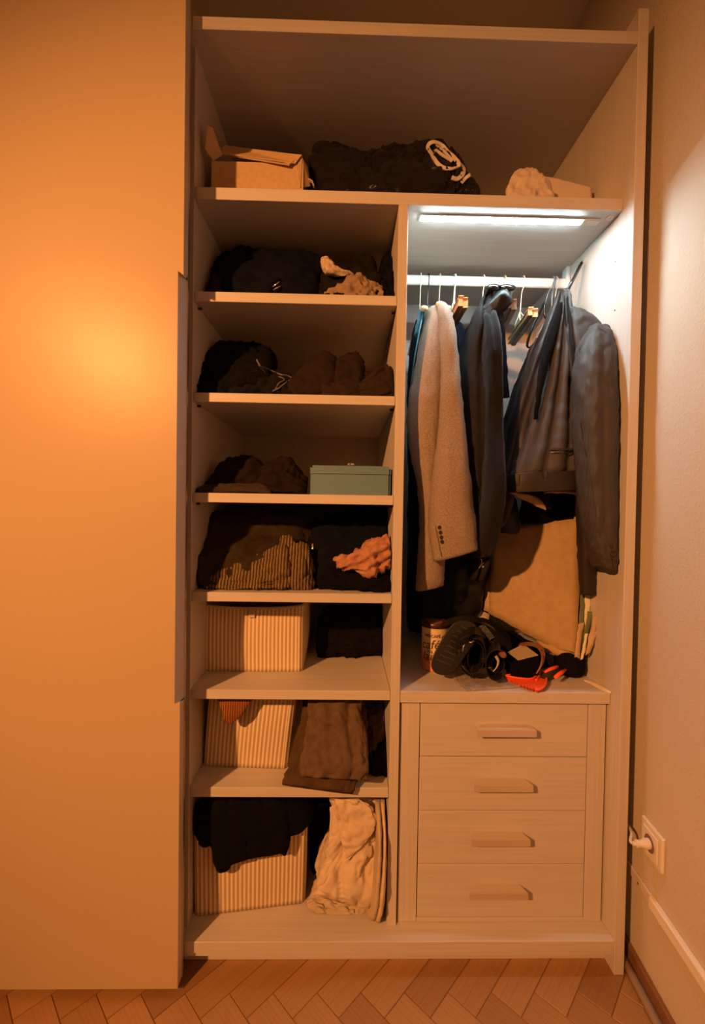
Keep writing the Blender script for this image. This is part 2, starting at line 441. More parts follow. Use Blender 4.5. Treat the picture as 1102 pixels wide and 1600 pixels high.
def build_drawers():
    x0, x1 = XD1+.001, XI-.0008
    T = thing('drawer_unit', 'low laminate drawer chest with four bar handles, built under the hanging space', 'drawer chest', ((x0+x1)/2, .3, ZB1))
    ty0 = RY; fy = RY+.010
    bx('top_board', x0, x1, ty0, BY-.001, .6602, .6897, M['lam_x'], T)
    Z0 = ZB1+.0005
    sx0 = P(655.5, 1200, fy).x; sx1 = P(917, 1200, fy).x
    bx('frame_stile', x0+.003, sx0-.0015, fy, fy+.02, Z0, .659, M['lam_z'], T)
    bx('frame_stile', sx1+.0015, x1-.004, fy, fy+.02, Z0, .659, M['lam_z'], T)
    zd = P(780, 1433, fy).z
    bx('bottom_rail', sx0-.001, sx1+.001, fy, fy+.02, Z0, zd-.0015, M['lam_x'], T)
    bx('side_board', x0+.003, x0+.02, fy+.02, BY-.002, Z0, .659, M['lam_y'], T)
    bx('side_board', x1-.02, x1-.003, fy+.02, BY-.002, Z0, .659, M['lam_y'], T)
    ed = [P(780, v, fy).z for v in (1101.5, 1182.5, 1266.5, 1350, 1433)]; ed[0] = .6595
    M['drawer_in'] = plain('drawer_gap_shade', (.03, .02, .015), .9)
    bx('drawer_shade_sheet', sx0, sx1, fy+.021, fy+.03, Z0, .659, M['drawer_in'], T, 0)  # dark sheet, shade of the drawer gaps put into its colour
    names = [(744, 1140, 841, 1151), (740, 1223, 838, 1240), (737, 1308, 836, 1325), (735, 1391, 835, 1409)]
    for i in range(4):
        dr = bx('drawer', sx0+.0006, sx1-.0006, fy, fy+.019, ed[i+1]+.0012, ed[i]-.0012, M['lam_x'], T, .0008)
        cxh = (P(names[i][0], 1145, fy-.02).x + P(names[i][2], 1145, fy-.02).x)/2
        czh = P(790, (names[i][1]+names[i][3])/2, fy-.02).z
        bm = bmesh.new(); hw = .076
        # flat bar handle: wedge profile, sides sloping back to the drawer
        pr = [(-.011, 0), (.013, 0), (.009, -.022), (-.009, -.024)]
        L = [bm.verts.new((cxh-hw+(0.014 if y > -.01 else 0), fy+y, czh+z)) for z, y in pr]
        R = [bm.verts.new((cxh+hw+(-.014 if y > -.01 else 0), fy+y, czh+z)) for z, y in pr]
        bm.faces.new(L); bm.faces.new(R[::-1])
        for j in range(4): bm.faces.new((L[j], R[j], R[(j+1) % 4], L[(j+1) % 4]))
        bmesh.ops.recalc_face_normals(bm, faces=bm.faces)
        bmesh.ops.bevel(bm, geom=list(bm.edges), offset=.0015, segments=2, affect='EDGES')
        bm_link('handle', bm, M['handle'], dr)
M['handle'] = plain('satin_handle', (.60, .50, .42), .32, .35)
build_drawers()

def build_light():
    a = P(658, 345, .145); y0, y1 = .128, .152
    z = ZS[0][0]
    xa = PZ(657, 346, z-.008).x; xb = PZ(938, 348, z-.008).x; ym = PZ(760, 346, z-.008).y; y0, y1 = ym-.009, ym+.009
    print('led', xa, xb, ym)
    T = thing('light_bar', 'slim lit white light bar under the long shelf', 'lamp', ((xa+xb)/2, ym, z-.012))
    xm = xb-.045
    bx('housing', xa-.003, xb, y0-.003, y1+.003, z-.004, z-.0003, M['white_metal'], T)
    bx('end_cap', xm, xb, y0, y1, z-.0058, z-.004, M['plastic_white'], T)
    m, nt, b = nmat('lit_diffuser'); b.inputs['Base Color'].default_value = (.9, .9, .9, 1)
    b.inputs['Emission Color'].default_value = (*LED_COL, 1); b.inputs['Emission Strength'].default_value = LED_STR
    bx('diffuser', xa, xm, y0, y1, z-.0058, z-.004, m, T, .001)
build_light()

def build_lamp():
    """reading lamp with a reflector head, left behind the camera"""
    p = LAMP_POS; d = (LAMP_AIM-p).normalized()
    q = p - d*.10
    T = thing('ceiling_spotlight', 'warm spotlight hanging on a short rod from the ceiling, behind the viewer at left', 'lamp', (q.x, q.y, q.z))
    lathe('ceiling_plate', [(.05, 0), (.06, -.02), (.012, -.03)], (q.x, q.y, CEIL), M['alu'], T)
    tube('rod', [(q.x, q.y, CEIL-.02), (q.x, q.y, q.z)], .01, M['alu'], T)
    rot = d.to_track_quat('-Z', 'Y')
    bm = bmesh.new(); rings = []
    for r, h in [(.02, .09), (.06, .08), (.085, .04), (.105, -.0), (.102, -.0), (.082, .038), (.057, .076), (.018, .086)]:
        rings.append([bm.verts.new(p + rot @ Vector((r*math.cos(j*math.pi/12), r*math.sin(j*math.pi/12), h+.01))) for j in range(24)])
    for A, B in zip(rings, rings[1:]):
        for j in range(24): bm.faces.new((A[j], A[(j+1) % 24], B[(j+1) % 24], B[j]))
    bmesh.ops.recalc_face_normals(bm, faces=bm.faces)
    bm_link('shade', bm, M['white_metal'], T, True)
    l = bpy.data.lights.new('bulb', 'SPOT'); l.energy = LAMP_W; l.color = LAMP_COL; l.shadow_soft_size = .05
    l.spot_size = math.radians(72); l.spot_blend = 1
    o = bpy.data.objects.new('bulb', l); C.objects.link(o); o.parent = T
    o.location = p + d*.02 - Vector(T['_o']); o.rotation_euler = rot.to_euler()
build_lamp()
def build_fill():  # unseen lamp added to lift the darkest shade
    """added dim fill light, built as a frosted globe behind the viewer"""
    p = Vector((-.35, -2.9, 2.62))
    T = thing('fill_lamp', 'added round frosted fill light, unseen behind the viewer', 'lamp', tuple(p))
    lathe('ceiling_plate', [(.07, CEIL-p.z), (.07, CEIL-p.z-.02), (.02, CEIL-p.z-.03), (.02, .1)], p, M['alu'], T)
    m, nt, b = nmat('fill_globe'); r = .11
    b.inputs['Emission Color'].default_value = (*LAMP_COL, 1); b.inputs['Emission Strength'].default_value = FILL_W/(math.pi*math.pi*4*r*r)
    lathe('globe', [(r*math.sin(a*math.pi/16)+.0001, -r*math.cos(a*math.pi/16)) for a in range(17)], p, m, T)
build_fill()

# ------------------------------------------------------------------ more helpers
from mathutils.bvhtree import BVHTree
def bvh(objs):
    vs, fs = [], []
    for o in objs:
        k = len(vs); off = Vector(o['_o'])
        vs += [v.co+off for v in o.data.vertices]; fs += [[k+i for i in p.vertices] for p in o.data.polygons]
    return BVHTree.FromPolygons(vs, fs)
def on(tree, u, v, lift=.001, fallback=.1):
    d = ray(u, v).normalized(); h = tree.ray_cast(CAM, d)
    if h[0] is None: return P(u, v, fallback), -d
    n = h[1] if h[1].dot(d) < 0 else -h[1]
    return h[0] + n*lift, n
def ribbon_on(name, tree, path, wid, m, parent, lift=.003, thick=.0025, sub=5, closed=False, fallback=.1):
    """a flat strip printed or sewn on a surface, following photo positions"""
    pp = crv([tuple(p) for p in path], sub, closed) if sub > 1 else path
    pts = []; ws = []
    for p in pp:
        a, n = on(tree, p[0], p[1], lift, fallback); pts.append(a)
        ws.append(n)
    for _ in range(3):
        q = [p.copy() for p in pts]
        for i in range(1, len(pts)-1): q[i] = pts[i]*.5 + (pts[i-1]+pts[i+1])*.25
        pts = q; ws = [(ws[max(0, i-1)]+ws[i]+ws[min(len(ws)-1, i+1)]).normalized() for i in range(len(ws))]
    out = []
    for i in range(len(pts)):
        t = (pts[min(i+1, len(pts)-1)]-pts[max(i-1, 0)]).normalized(); s = t.cross(ws[i])
        s = s.normalized() if s.length > 1e-6 else Vector((1, 0, 0))
        k = pp[i][2] if len(pp[i]) > 2 else wid
        out.append(s*k)
    return strap(name, pts, out, thick, m, parent)
def heap(name, rows, z0, m, parent=None, label=None, cat='clothing', group=None, th=None, **kw):
    """clothes lying on a board: rows (u, v_top, y_top, y_bottom, depth) from one end to the other"""
    R = []
    for r in rows:
        u, vt, yt, yb, t = r
        A = P(u, vt, yt); B = Vector((A.x, yb, z0)); R.append((A, B, t))
    kw.setdefault('zmin', z0+.001); kw.setdefault('ymax', BY-.004); kw.setdefault('front', .3); kw.setdefault('crease', .009); kw.setdefault('nu', 90)
    if z0 < 1.9 and rows[0][0] < 610:
        kw.setdefault('xmin', XL+.002); kw.setdefault('xmax', XD0-.003)
        kw.setdefault('zmax', min([a for a, b in ZS if a > z0+.05])-.002)
    o = cloth(name, R, m, parent, **kw)
    if label: tag(o, label, cat, group)
    return o
def cl(name, rows, m, parent=None, label=None, cat=None, group=None, **kw):
    o = cloth(name, rows_px(rows), m, parent, **kw)
    if label: tag(o, label, cat, group)
    return o
def text_mesh(s, size, shear=0, extrude=.0003, bold=0):
    c = bpy.data.curves.new('lettering', 'FONT'); c.body = s; c.size = size; c.shear = shear; c.extrude = extrude; c.offset = bold
    c.align_x = 'CENTER'; c.align_y = 'CENTER'; c.resolution_u = 3
    o = bpy.data.objects.new('lettering', c); C.objects.link(o)
    bpy.context.view_layer.update()
    me = bpy.data.meshes.new_from_object(o.evaluated_get(bpy.context.evaluated_depsgraph_get()))
    bpy.data.objects.remove(o); bpy.data.curves.remove(c)
    return me
Zf = {i+1: z1 for i, (z0, z1) in enumerate(ZS)}   # top of each shelf
ZD = .6899                                        # top of the drawer chest

# fabrics
M['navy'] = fabric('navy_cotton', (0.0039, 0.0046, 0.0091)); M['black_cloth'] = fabric('black_cotton', (0.0033, 0.0029, 0.0033))
M['charcoal'] = fabric('charcoal_jersey', (0.0091, 0.0078, 0.0078)); M['brown_trouser'] = fabric('brown_twill', (0.0221, 0.0137, 0.0097))
M['brown_mid'] = fabric('brown_canvas', (0.0292, 0.0182, 0.0123)); M['cream_print'] = fabric('cream_print', (.50, .40, .30), .5, fine=120)
M['khaki_crumple'] = fabric('khaki_cotton', (.28, .20, .125)); M['dark_brown'] = fabric('dark_brown_wool', (0.0143, 0.0084, 0.0059))
M['taupe'] = fabric('taupe_cotton', (0.0455, 0.0299, 0.0208)); M['olive'] = fabric('olive_wool', (0.0312, 0.0221, 0.0104), .3, 300, .6)
M['olive_rib'] = fabric('olive_ribbed_knit', (.19, .13, .065), .3, 300, .6, stripes=('x', .0080, (.05, .032, .014), .22))
M['salmon'] = fabric('salmon_cotton', (.42, .20, .125)); M['blackfluff'] = fabric('fluffy_black_knit', (0.0046, 0.0039, 0.0039), .5, 160, 1.0, fine=90)
M['rib_red'] = fabric('rust_ribbed_knit', (.30, .11, .035), .2, 300, .6, stripes=('x', .006, (.12, .04, .012), .3))
M['khaki_trouser'] = fabric('brown_olive_cotton', (.115, .072, .040)); M['khaki_dark'] = fabric('dark_olive_cotton', (.075, .044, .022))
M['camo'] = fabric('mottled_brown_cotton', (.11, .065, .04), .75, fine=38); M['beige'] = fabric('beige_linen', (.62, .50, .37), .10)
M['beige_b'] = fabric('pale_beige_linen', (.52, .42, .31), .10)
M['tan'] = fabric('tan_tweed', (0.2835, 0.2205, 0.1733), .42, 800, .8, fine=420)
M['suit'] = fabric('brown_pinstripe_suiting', (.046, .040, .038), .12, 900, .15, rough=.6, stripes=('x', .0046, (.054, .047, .045), .12))
M['suit_dark'] = fabric('brown_suit_twill', (.028, .022, .019), .12, 900, .15, rough=.5)
M['lining'] = fabric('tan_lining', (.40, .25, .13), .1, rough=.4); M['black_wool'] = fabric('black_wool_coat', (.009, .008, .009), .3, 500, .5, sheen=.1)
M['black_satin'] = fabric('black_satin', (.009, .009, .010), .15, 900, .1, rough=.42)
M['grey_coat'] = fabric('charcoal_coat', (.020, .019, .020), .2, 700, .3)
M['ink_navy'] = fabric('deep_navy_cloth', (.007, .009, .018), .2); M['teal'] = plain('teal_piping', (.02, .14, .21), .5)
M['scarf'] = fabric('dusty_pink_cloth', (.22, .14, .11), .3); M['scarf_print'] = fabric('brown_lace_band', (.16, .085, .06), .7, fine=160)
M['kraft'] = plain('kraft_paper', (.40, .27, .125), .7, bump=.25, bscale=60, var=.08)
M['kraft_side'] = plain('kraft_paper_fold', (.50, .36, .22), .7, bump=.2, bscale=50, var=.08)
M['card'] = plain('cardboard', (.55, .37, .20), .75, bump=.15, bscale=90, var=.07)
M['bagblack'] = plain('black_plastic_film', (.008, .007, .008), .17, bump=.25, bscale=22)
M['white_print'] = plain('cream_print_ink', (.62, .56, .50), .6)
M['tissue'] = plain('crumpled_white_paper', (.62, .50, .42), .6, bump=.3, bscale=60)
M['metal_box'] = plain('teal_hammered_paint', (.12, .225, .29), .40, bump=.35, bscale=260)
M['wood_pale'] = wood('pale_wood', (.70, .55, .30), 'y', .45); M['wood_orange'] = wood('orange_wood', (.55, .24, .09), 'y', .4)
M['cream'] = plain('cream_enamel', (.75, .70, .52), .4); M['black_gloss'] = plain('black_gloss_plastic', (.012, .012, .012), .16)
M['rubber'] = plain('black_rubber', (.018, .016, .015), .6); M['leather'] = plain('black_leather', (.014, .012, .011), .28, bump=.2, bscale=300)
M['brown_leather'] = plain('brown_leather', (.22, .085, .04), .4, bump=.2, bscale=200)
M['greyplastic'] = plain('grey_clear_plastic', (.16, .18, .22), .2); M['bluegrey'] = plain('blue_grey_plastic', (.40, .48, .58), .35)
M['orange'] = plain('orange_plastic', (.95, .115, .035), .38); M['felt'] = fabric('grey_felt', (.34, .29, .25), .35, 400, .6)
M['green_paper'] = plain('green_folder', (.12, .15, .06), .6); M['white_paper'] = plain('off_white_paper', (.72, .68, .52), .7)
M['button'] = plain('dark_horn_button', (.03, .018, .012), .3)

# ------------------------------------------------------------------ top compartment
def top_items():
    z = Zf[1]
    a = P(330, 290, .10); b = P(474, 293, .10); x0, x1 = a.x, b.x; y0 = .10; h = P(330, 251, y0).z - z
    T = thing('cardboard_box', 'open brown cardboard box with torn flaps at left end of the top shelf', 'box', ((x0+x1)/2, y0+.1, z))
    t = .0035; y1 = y0+.26
    bx('front_wall', x0, x1, y0, y0+t, z, z+h, M['card'], T, .0008); bx('back_wall', x0, x1, y1-t, y1, z, z+h, M['card'], T, .0008)
    bx('side_wall', x0, x0+t, y0+t, y1-t, z, z+h, M['card'], T, .0008); bx('side_wall', x1-t, x1, y0+t, y1-t, z, z+h, M['card'], T, .0008)
    bx('bottom', x0+t, x1-t, y0+t, y1-t, z, z+t, M['card'], T, .0008)
    def flap(name, q, th=.003):
        bm = bmesh.new(); A = [Vector(p) for p in q]; n = (A[1]-A[0]).cross(A[-1]-A[0]).normalized()*th
        va = [bm.verts.new(p) for p in A]; vb = [bm.verts.new(p+n) for p in A]
        bm.faces.new(va); bm.faces.new(vb[::-1]); k = len(A)
        for i in range(k): bm.faces.new((va[i], vb[i], vb[(i+1) % k], va[(i+1) % k]))
        bmesh.ops.recalc_face_normals(bm, faces=bm.faces); return bm_link(name, bm, M['card'], T)
    zt = z+h
    # lid sheet over the box, sagging to the right, and the flap standing at the left
    flap('lid_flap', [P(345, 232, .18), P(352, 243, .105), P(452, 259, .09), P(472, 244, .10), P(470, 246, .17)])
    flap('lid_edge', [P(350, 229, .19), P(347, 241, .10), P(462, 256, .092), P(471, 245, .096), P(470, 244, .18)])
    flap('side_flap', [tuple(P(333, 251, .10)), tuple(P(347, 241, .10)), tuple(P(332, 199, .075)), tuple(P(324, 196, .065)), tuple(P(320, 232, .072))])
    flap('corner_flap', [P(471, 245, .10), P(462, 258, .097), P(468, 293, .099), P(484, 291, .12), P(480, 262, .125)])
    strap('torn_strip', [P(482, 281, .11), P(488, 284, .10), P(491, 292, .095)], (0, .01, 0), .002, M['card'], T)
    # black carrier bag
    bag = heap('plastic_bag', [(488, 262, .2, .16, .08), (492, 238, .2, .14, .16), (500, 228, .2, .12, .24), (540, 232, .2, .1, .26), (575, 240, .2, .1, .26), (615, 230, .22, .1, .28),
        (660, 222, .22, .1, .28), (690, 222, .2, .1, .26), (712, 240, .16, .11, .2), (735, 268, .14, .12, .14), (750, 292, .13, .12, .05)], z, M['bagblack'], None,
        'black shiny plastic carrier bag with a cream looping logo on the top shelf', 'bag', wr=.008, wf=12, crease=.013, front=.22, fine=.003, seed=3, sub=7, nu=72)
    t = bvh([bag])
    lg = [(668, 232), (670, 226, ), (678, 223), (690, 228), (702, 238), (712, 248), (719, 257), (716, 262), (704, 265), (692, 263), (682, 255), (675, 244)]
    ribbon_on('logo_loop', t, lg+[lg[0]], .010, M['white_print'], bag, sub=4)
    ribbon_on('logo_inner', t, [(682, 229), (692, 236), (700, 245), (708, 254), (700, 250), (690, 243), (681, 236)], .0075, M['white_print'], bag, sub=4)
    ribbon_on('logo_tail', t, [(717, 257), (724, 265), (722, 276), (713, 281), (706, 279)], .012, M['white_print'], bag, sub=4)
    ribbon_on('logo_stroke', t, [(735, 273), (728, 279), (722, 285)], .008, M['white_print'], bag, sub=3)
    # white paper bag
    T = heap('paper_bag', [(790, 300, .12, .10, .03), (797, 282, .13, .09, .08), (806, 268, .14, .09, .12), (822, 264, .15, .09, .14), (836, 267, .14, .09, .12), (848, 279, .13, .09, .09), (862, 292, .12, .09, .06)], z, M['tissue'], None,
        'crumpled off-white paper bag on the top shelf, above the light bar', 'bag', wr=.008, wf=15, fine=.001, crease=.005, seed=11)
    heap('envelope', [(830, 272, .17, .15, .012), (850, 275, .17, .15, .016), (885, 283, .165, .15, .016), (925, 293, .16, .15, .012)], z, M['tissue'], None,
        'flat pale paper envelope lying right of the crumpled bag on the top shelf', 'envelope', wr=.001, fine=.0004, crease=0, seed=12, taper=.6)
top_items()

# ------------------------------------------------------------------ the left bays, from the top down
def bay1():
    z = Zf[2]
    heap('folded_jumper', [(346, 445, .2, .12, .1), (352, 412, .22, .1, .22), (385, 398, .24, .1, .28), (430, 402, .24, .09, .28), (475, 400, .24, .09, .28), (506, 408, .22, .1, .2)], z, M['navy'], None,
        'dark navy jumper heaped on the second shelf from the top, left side', 'clothing', seed=1, wr=.010, wf=11)
    heap('small_cloth', [(331, 446, .12, .09, .03), (338, 428, .14, .09, .07), (348, 424, .14, .09, .08), (357, 444, .12, .09, .04)], z, M['brown_trouser'], None,
        'small brown cloth at the far left of the second shelf', 'clothing', seed=2, wr=.006)
    T = thing('zip_pull', 'shiny metal zip pull on the navy jumper, second shelf from the top', 'zip', tuple(P(430, 448, .075)))
    tube('tape', [P(419, 461, .075), P(426, 444, .078), P(437, 436, .08)], .005, M['black_cloth'], T)
    tube('slider', [P(426, 448, .072), P(437, 440, .072)], .0022, M['chrome'], T); tube('puller', [P(427, 453, .070), P(438, 447, .070)], .0016, M['chrome'], T)
    heap('dark_shirt', [(500, 448, .14, .1, .05), (510, 428, .16, .09, .12), (530, 424, .17, .09, .16), (555, 412, .2, .09, .18), (580, 405, .22, .09, .18), (590, 430, .18, .1, .08)], z, M['charcoal'], None,
        'dark grey shirt crumpled behind the khaki cloth, second shelf', 'clothing', seed=4, wr=.012, wf=20, folds=((3, .006, 0, 1),))
    cl('printed_cloth', [(504, 404, 512, 402, .12, .012), (503, 415, 518, 410, .11, .03), (508, 426, 530, 420, .10, .03), (520, 430, 545, 424, .10, .025), (535, 432, 552, 428, .10, .01)], M['cream_print'], None,
        'small cream cloth with black print poking from the second shelf pile', 'clothing', seed=5, wr=.006, wf=30, nu=32)
    heap('khaki_cloth', [(505, 460, .1, .08, .03), (518, 450, .1, .075, .07), (540, 441, .1, .07, .10), (558, 432, .1, .07, .12), (572, 440, .1, .07, .10), (585, 444, .1, .07, .09), (598, 447, .1, .07, .05)], z, M['khaki_crumple'], None,
        'crumpled khaki cloth at the front of the second shelf', 'clothing', seed=6, wr=.010, wf=26, fine=.002)
    heap('dark_shirt', [(588, 440, .15, .1, .08), (596, 408, .2, .1, .16), (608, 396, .22, .1, .18), (619, 400, .22, .1, .12)], z, M['navy'], None,
        'navy shirt with long folds against the divider, second shelf', 'clothing', seed=7, wr=.006, folds=((3, .006, 0, 2),), taper=.6, xmax=XD0-.003)
bay1()
def bay2():
    z = Zf[3]
    heap('fluffy_jumper', [(312, 598, .16, .1, .08), (320, 566, .18, .08, .2), (345, 545, .22, .08, .26), (380, 542, .24, .08, .28), (415, 548, .24, .08, .28), (432, 572, .22, .1, .18)], z, M['blackfluff'], None,
        'fluffy black jumper at the left of the third shelf', 'clothing', seed=21, wr=.012, wf=16, fine=.003)
    T = heap('hooded_sweatshirt', [(362, 605, .1, .08, .05), (375, 590, .12, .07, .10), (400, 572, .13, .07, .12), (430, 580, .13, .07, .12), (455, 592, .12, .07, .10), (470, 606, .10, .07, .05)], z, M['charcoal'], None,
        'charcoal sweatshirt with a grey drawcord, middle of the third shelf', 'clothing', seed=22, wr=.008)
    t = bvh([T])
    M['cord'] = plain('grey_cord', (.13, .11, .10), .8)
    pts = [on(t, u, v, .002, .07)[0] for u, v in [(401, 562), (408, 572), (424, 580), (438, 586), (450, 588), (455, 592), (446, 600), (436, 606), (426, 612)]]
    tube('drawcord', crv([tuple(p) for p in pts], 4), .0022, M['cord'], T, 6)
    pts = [on(t, u, v, .002, .07)[0] for u, v in [(404, 570), (420, 586), (438, 590), (444, 594), (436, 600), (430, 610)]]
    tube('drawcord', crv([tuple(p) for p in pts], 4), .0018, M['cord'], T, 6)
    heap('brown_trousers', [(440, 608, .1, .08, .05), (458, 590, .12, .07, .10), (478, 572, .13, .07, .14), (500, 556, .14, .07, .16), (516, 554, .15, .07, .16), (519, 572, .15, .07, .15), (530, 562, .15, .07, .15), (550, 552, .15, .07, .15), (560, 558, .15, .07, .14), (568, 578, .14, .08, .08)], z, M['brown_trouser'], None,
        'dark brown folded trousers in the middle of the third shelf', 'clothing', seed=23, wr=.005, wf=10, sub=5)
    heap('folded_trousers', [(488, 608, .075, .07, .03), (505, 602, .078, .065, .05), (540, 599, .08, .065, .06), (570, 590, .09, .065, .08), (590, 574, .10, .065, .10), (605, 569, .11, .065, .11), (614, 574, .11, .07, .08)], z, M['brown_mid'], None,
        'brown seamed trousers lying at the right front of the third shelf', 'clothing', seed=24, wr=.004, wf=12, taper=.6, xmax=XD0-.003)
bay2()
def bay3():
    z = Zf[4]
    heap('flat_cloth', [(302, 767, .075, .065, .02), (320, 762, .08, .06, .05), (360, 757, .09, .06, .07), (405, 755, .09, .06, .07), (425, 764, .08, .06, .04)], z, M['taupe'], None,
        'flat taupe cloth under the brown knitted bundle, fourth shelf', 'clothing', seed=31, wr=.004)
    heap('wool_bundle', [(316, 758, .14, .12, .05), (330, 748, .16, .12, .12), (352, 726, .19, .12, .18), (375, 714, .2, .12, .2), (398, 717, .2, .12, .2), (414, 727, .19, .12, .18), (420, 745, .18, .13, .08)], z+.004, M['dark_brown'], None,
        'soft dark brown knitted bundle at the left of the fourth shelf', 'clothing', seed=32, wr=.006, wf=12)
    heap('dark_cloth', [(417, 738, .15, .10, .08), (422, 722, .17, .08, .14), (445, 716, .18, .08, .16), (458, 724, .18, .08, .15), (470, 738, .17, .08, .12), (482, 746, .15, .09, .08)], z, M['dark_brown'], None,
        'dark brown cloth bundle beside the cash box, fourth shelf', 'clothing', seed=33, wr=.006, wf=16, folds=((2, .004, 0, 1),))
    # cash box
    y0 = .070; a = P(484, 770, y0); b = P(611, 773, y0); x0, x1 = a.x, min(b.x, XD0-.004); zt = P(545, 727.5, y0).z; y1 = y0+.17; zl = P(545, 741, y0).z
    T = thing('cash_box', 'small blue-green metal cash box with a chrome carry knob on the fourth shelf', 'cash box', ((x0+x1)/2, (y0+y1)/2, z))
    def rb(name, x0, x1, y0, y1, z0, z1, m, r):
        bm = bmesh.new(); box(bm, x0, x1, y0, y1, z0, z1, 0)
        es = [e for e in bm.edges if abs(e.verts[0].co.z-e.verts[1].co.z) > .001 or (e.verts[0].co.z > z1-.001 and e.verts[1].co.z > z1-.001 and name == 'lid')]
        bmesh.ops.bevel(bm, geom=es, offset=r, segments=4, affect='EDGES'); o = bm_link(name, bm, m, T, True)
        try: o.data.set_sharp_from_angle(angle=math.radians(35))
        except Exception: pass
        return o
    rb('body', x0+.001, x1-.001, y0+.001, y1-.001, z, zl-.0006, M['metal_box'], .006)
    rb('lid', x0, x1, y0, y1, zl+.0006, zt, M['metal_box'], .006)
    xk = P(547, 724, .15).x
    lathe('knob', [(.006, 0), (.007, .003), (.012, .007), (.012, .011), (.006, .015)], (xk, .135, zt), M['chrome'], T, 24)
bay3()
def bay4():
    z = Zf[5]
    heap('olive_sweater', [(318, 880, .2, .12, .1), (324, 815, .25, .10, .24), (350, 800, .26, .09, .3), (390, 798, .26, .09, .3), (430, 802, .26, .10, .28), (470, 806, .27, .12, .26), (486, 840, .25, .15, .14)], z, M['olive'], None,
        'bulky olive green knitted sweater bundled at the left of the fifth shelf', 'clothing', seed=41, wr=.014, wf=9, folds=((2, .010, .5, 1),))
    heap('sweater_sleeve', [(325, 895, .1, .075, .05), (340, 885, .11, .07, .07), (380, 872, .12, .065, .10), (415, 860, .12, .065, .11), (445, 850, .115, .065, .10), (452, 880, .11, .065, .08), (450, 908, .08, .065, .04)], z, M['olive_rib'], None,
        'ribbed olive knit hem folded low at the front of the fifth shelf', 'clothing', seed=42, wr=.006, wf=14, zmin=z+.001)
    heap('knitted_cuff', [(438, 836, .13, .12, .05), (448, 832, .125, .10, .09), (462, 842, .12, .085, .10), (475, 848, .12, .08, .10), (484, 858, .12, .08, .09), (487, 900, .09, .08, .04)], z, M['olive_rib'], None,
        'ribbed olive cuff turned up beside the salmon shirt, fifth shelf', 'clothing', seed=43, wr=.006, wf=16, zmin=z+.001)
    T = heap('navy_jumper', [(484, 850, .2, .14, .1), (492, 826, .2, .12, .16), (520, 808, .22, .11, .2), (555, 795, .24, .11, .24), (590, 790, .24, .11, .24), (611, 796, .24, .12, .2)], z, M['navy'], None,
        'dark navy jumper at the right of the fifth shelf', 'clothing', seed=44, wr=.010, wf=12, taper=.6, xmax=XD0-.003)
    t = bvh([T])
    ribbon_on('zip', t, [(487, 836), (489, 846), (488, 858)], .004, M['chrome'], T, .001, .001, 3, fallback=.15)
    heap('dark_cloth', [(500, 898, .12, .10, .06), (520, 888, .12, .08, .1), (550, 890, .11, .07, .10), (580, 892, .10, .062, .1), (611, 893, .10, .062, .08)], z, M['black_cloth'], None,
        'black cloth lying under the salmon shirt, fifth shelf', 'clothing', seed=45, wr=.006, wf=14, taper=.6, xmax=XD0-.003)
    cl('salmon_shirt', [(522, 872, 545, 882, .11, .02), (540, 870, 556, 890, .09, .05), (560, 862, 572, 898, .085, .06), (575, 848, 588, 893, .09, .08), (592, 839, 604, 886, .095, .08), (606, 840, 613, 880, .10, .05)], M['salmon'], None,
        'crumpled salmon shirt on the black cloth, fifth shelf', 'clothing', seed=46, wr=.012, wf=30, fine=.0025, folds=((3, .004, 0, 2),), xmax=XD0-.003)
bay4()

# ------------------------------------------------------------------ striped baskets
def basket_mat():
    m, nt, b = nmat('striped_basket_cloth'); b.inputs['Roughness'].default_value = .9
    uv = N(nt, 'ShaderNodeUVMap'); wv = N(nt, 'ShaderNodeTexWave', wave_type='BANDS', bands_direction='X'); wv.inputs['Scale'].default_value = 2*math.pi/20/.0108
    nt.links.new(uv.outputs[0], wv.inputs['Vector'])
    n = N(nt, 'ShaderNodeTexNoise'); n.inputs['Scale'].default_value = 900; nt.links.new(uv.outputs[0], n.inputs['Vector'])
    r = ramp(nt, (.50, .35, .20), (.78, .66, .47), .30, .62); nt.links.new(wv.outputs['Fac'], r.inputs[0])
    mx = N(nt, 'ShaderNodeMix', data_type='RGBA', blend_type='MULTIPLY'); mx.inputs[0].default_value = .3
    nt.links.new(r.outputs[0], mx.inputs[6]); nt.links.new(n.outputs['Color'], mx.inputs[7]); nt.links.new(r.outputs[0], b.inputs['Base Color'])
    ad = N(nt, 'ShaderNodeMath', operation='MULTIPLY_ADD'); ad.inputs[1].default_value = .3; nt.links.new(n.outputs['Fac'], ad.inputs[0]); nt.links.new(wv.outputs['Fac'], ad.inputs[2])
    bp = N(nt, 'ShaderNodeBump'); bp.inputs['Strength'].default_value = .7; bp.inputs['Distance'].default_value = .0018
    nt.links.new(ad.outputs[0], bp.inputs['Height']); nt.links.new(bp.outputs[0], b.inputs['Normal'])
    return m
M['basket'] = basket_mat(); M['basket_in'] = fabric('basket_lining', (.55, .46, .34), .1)
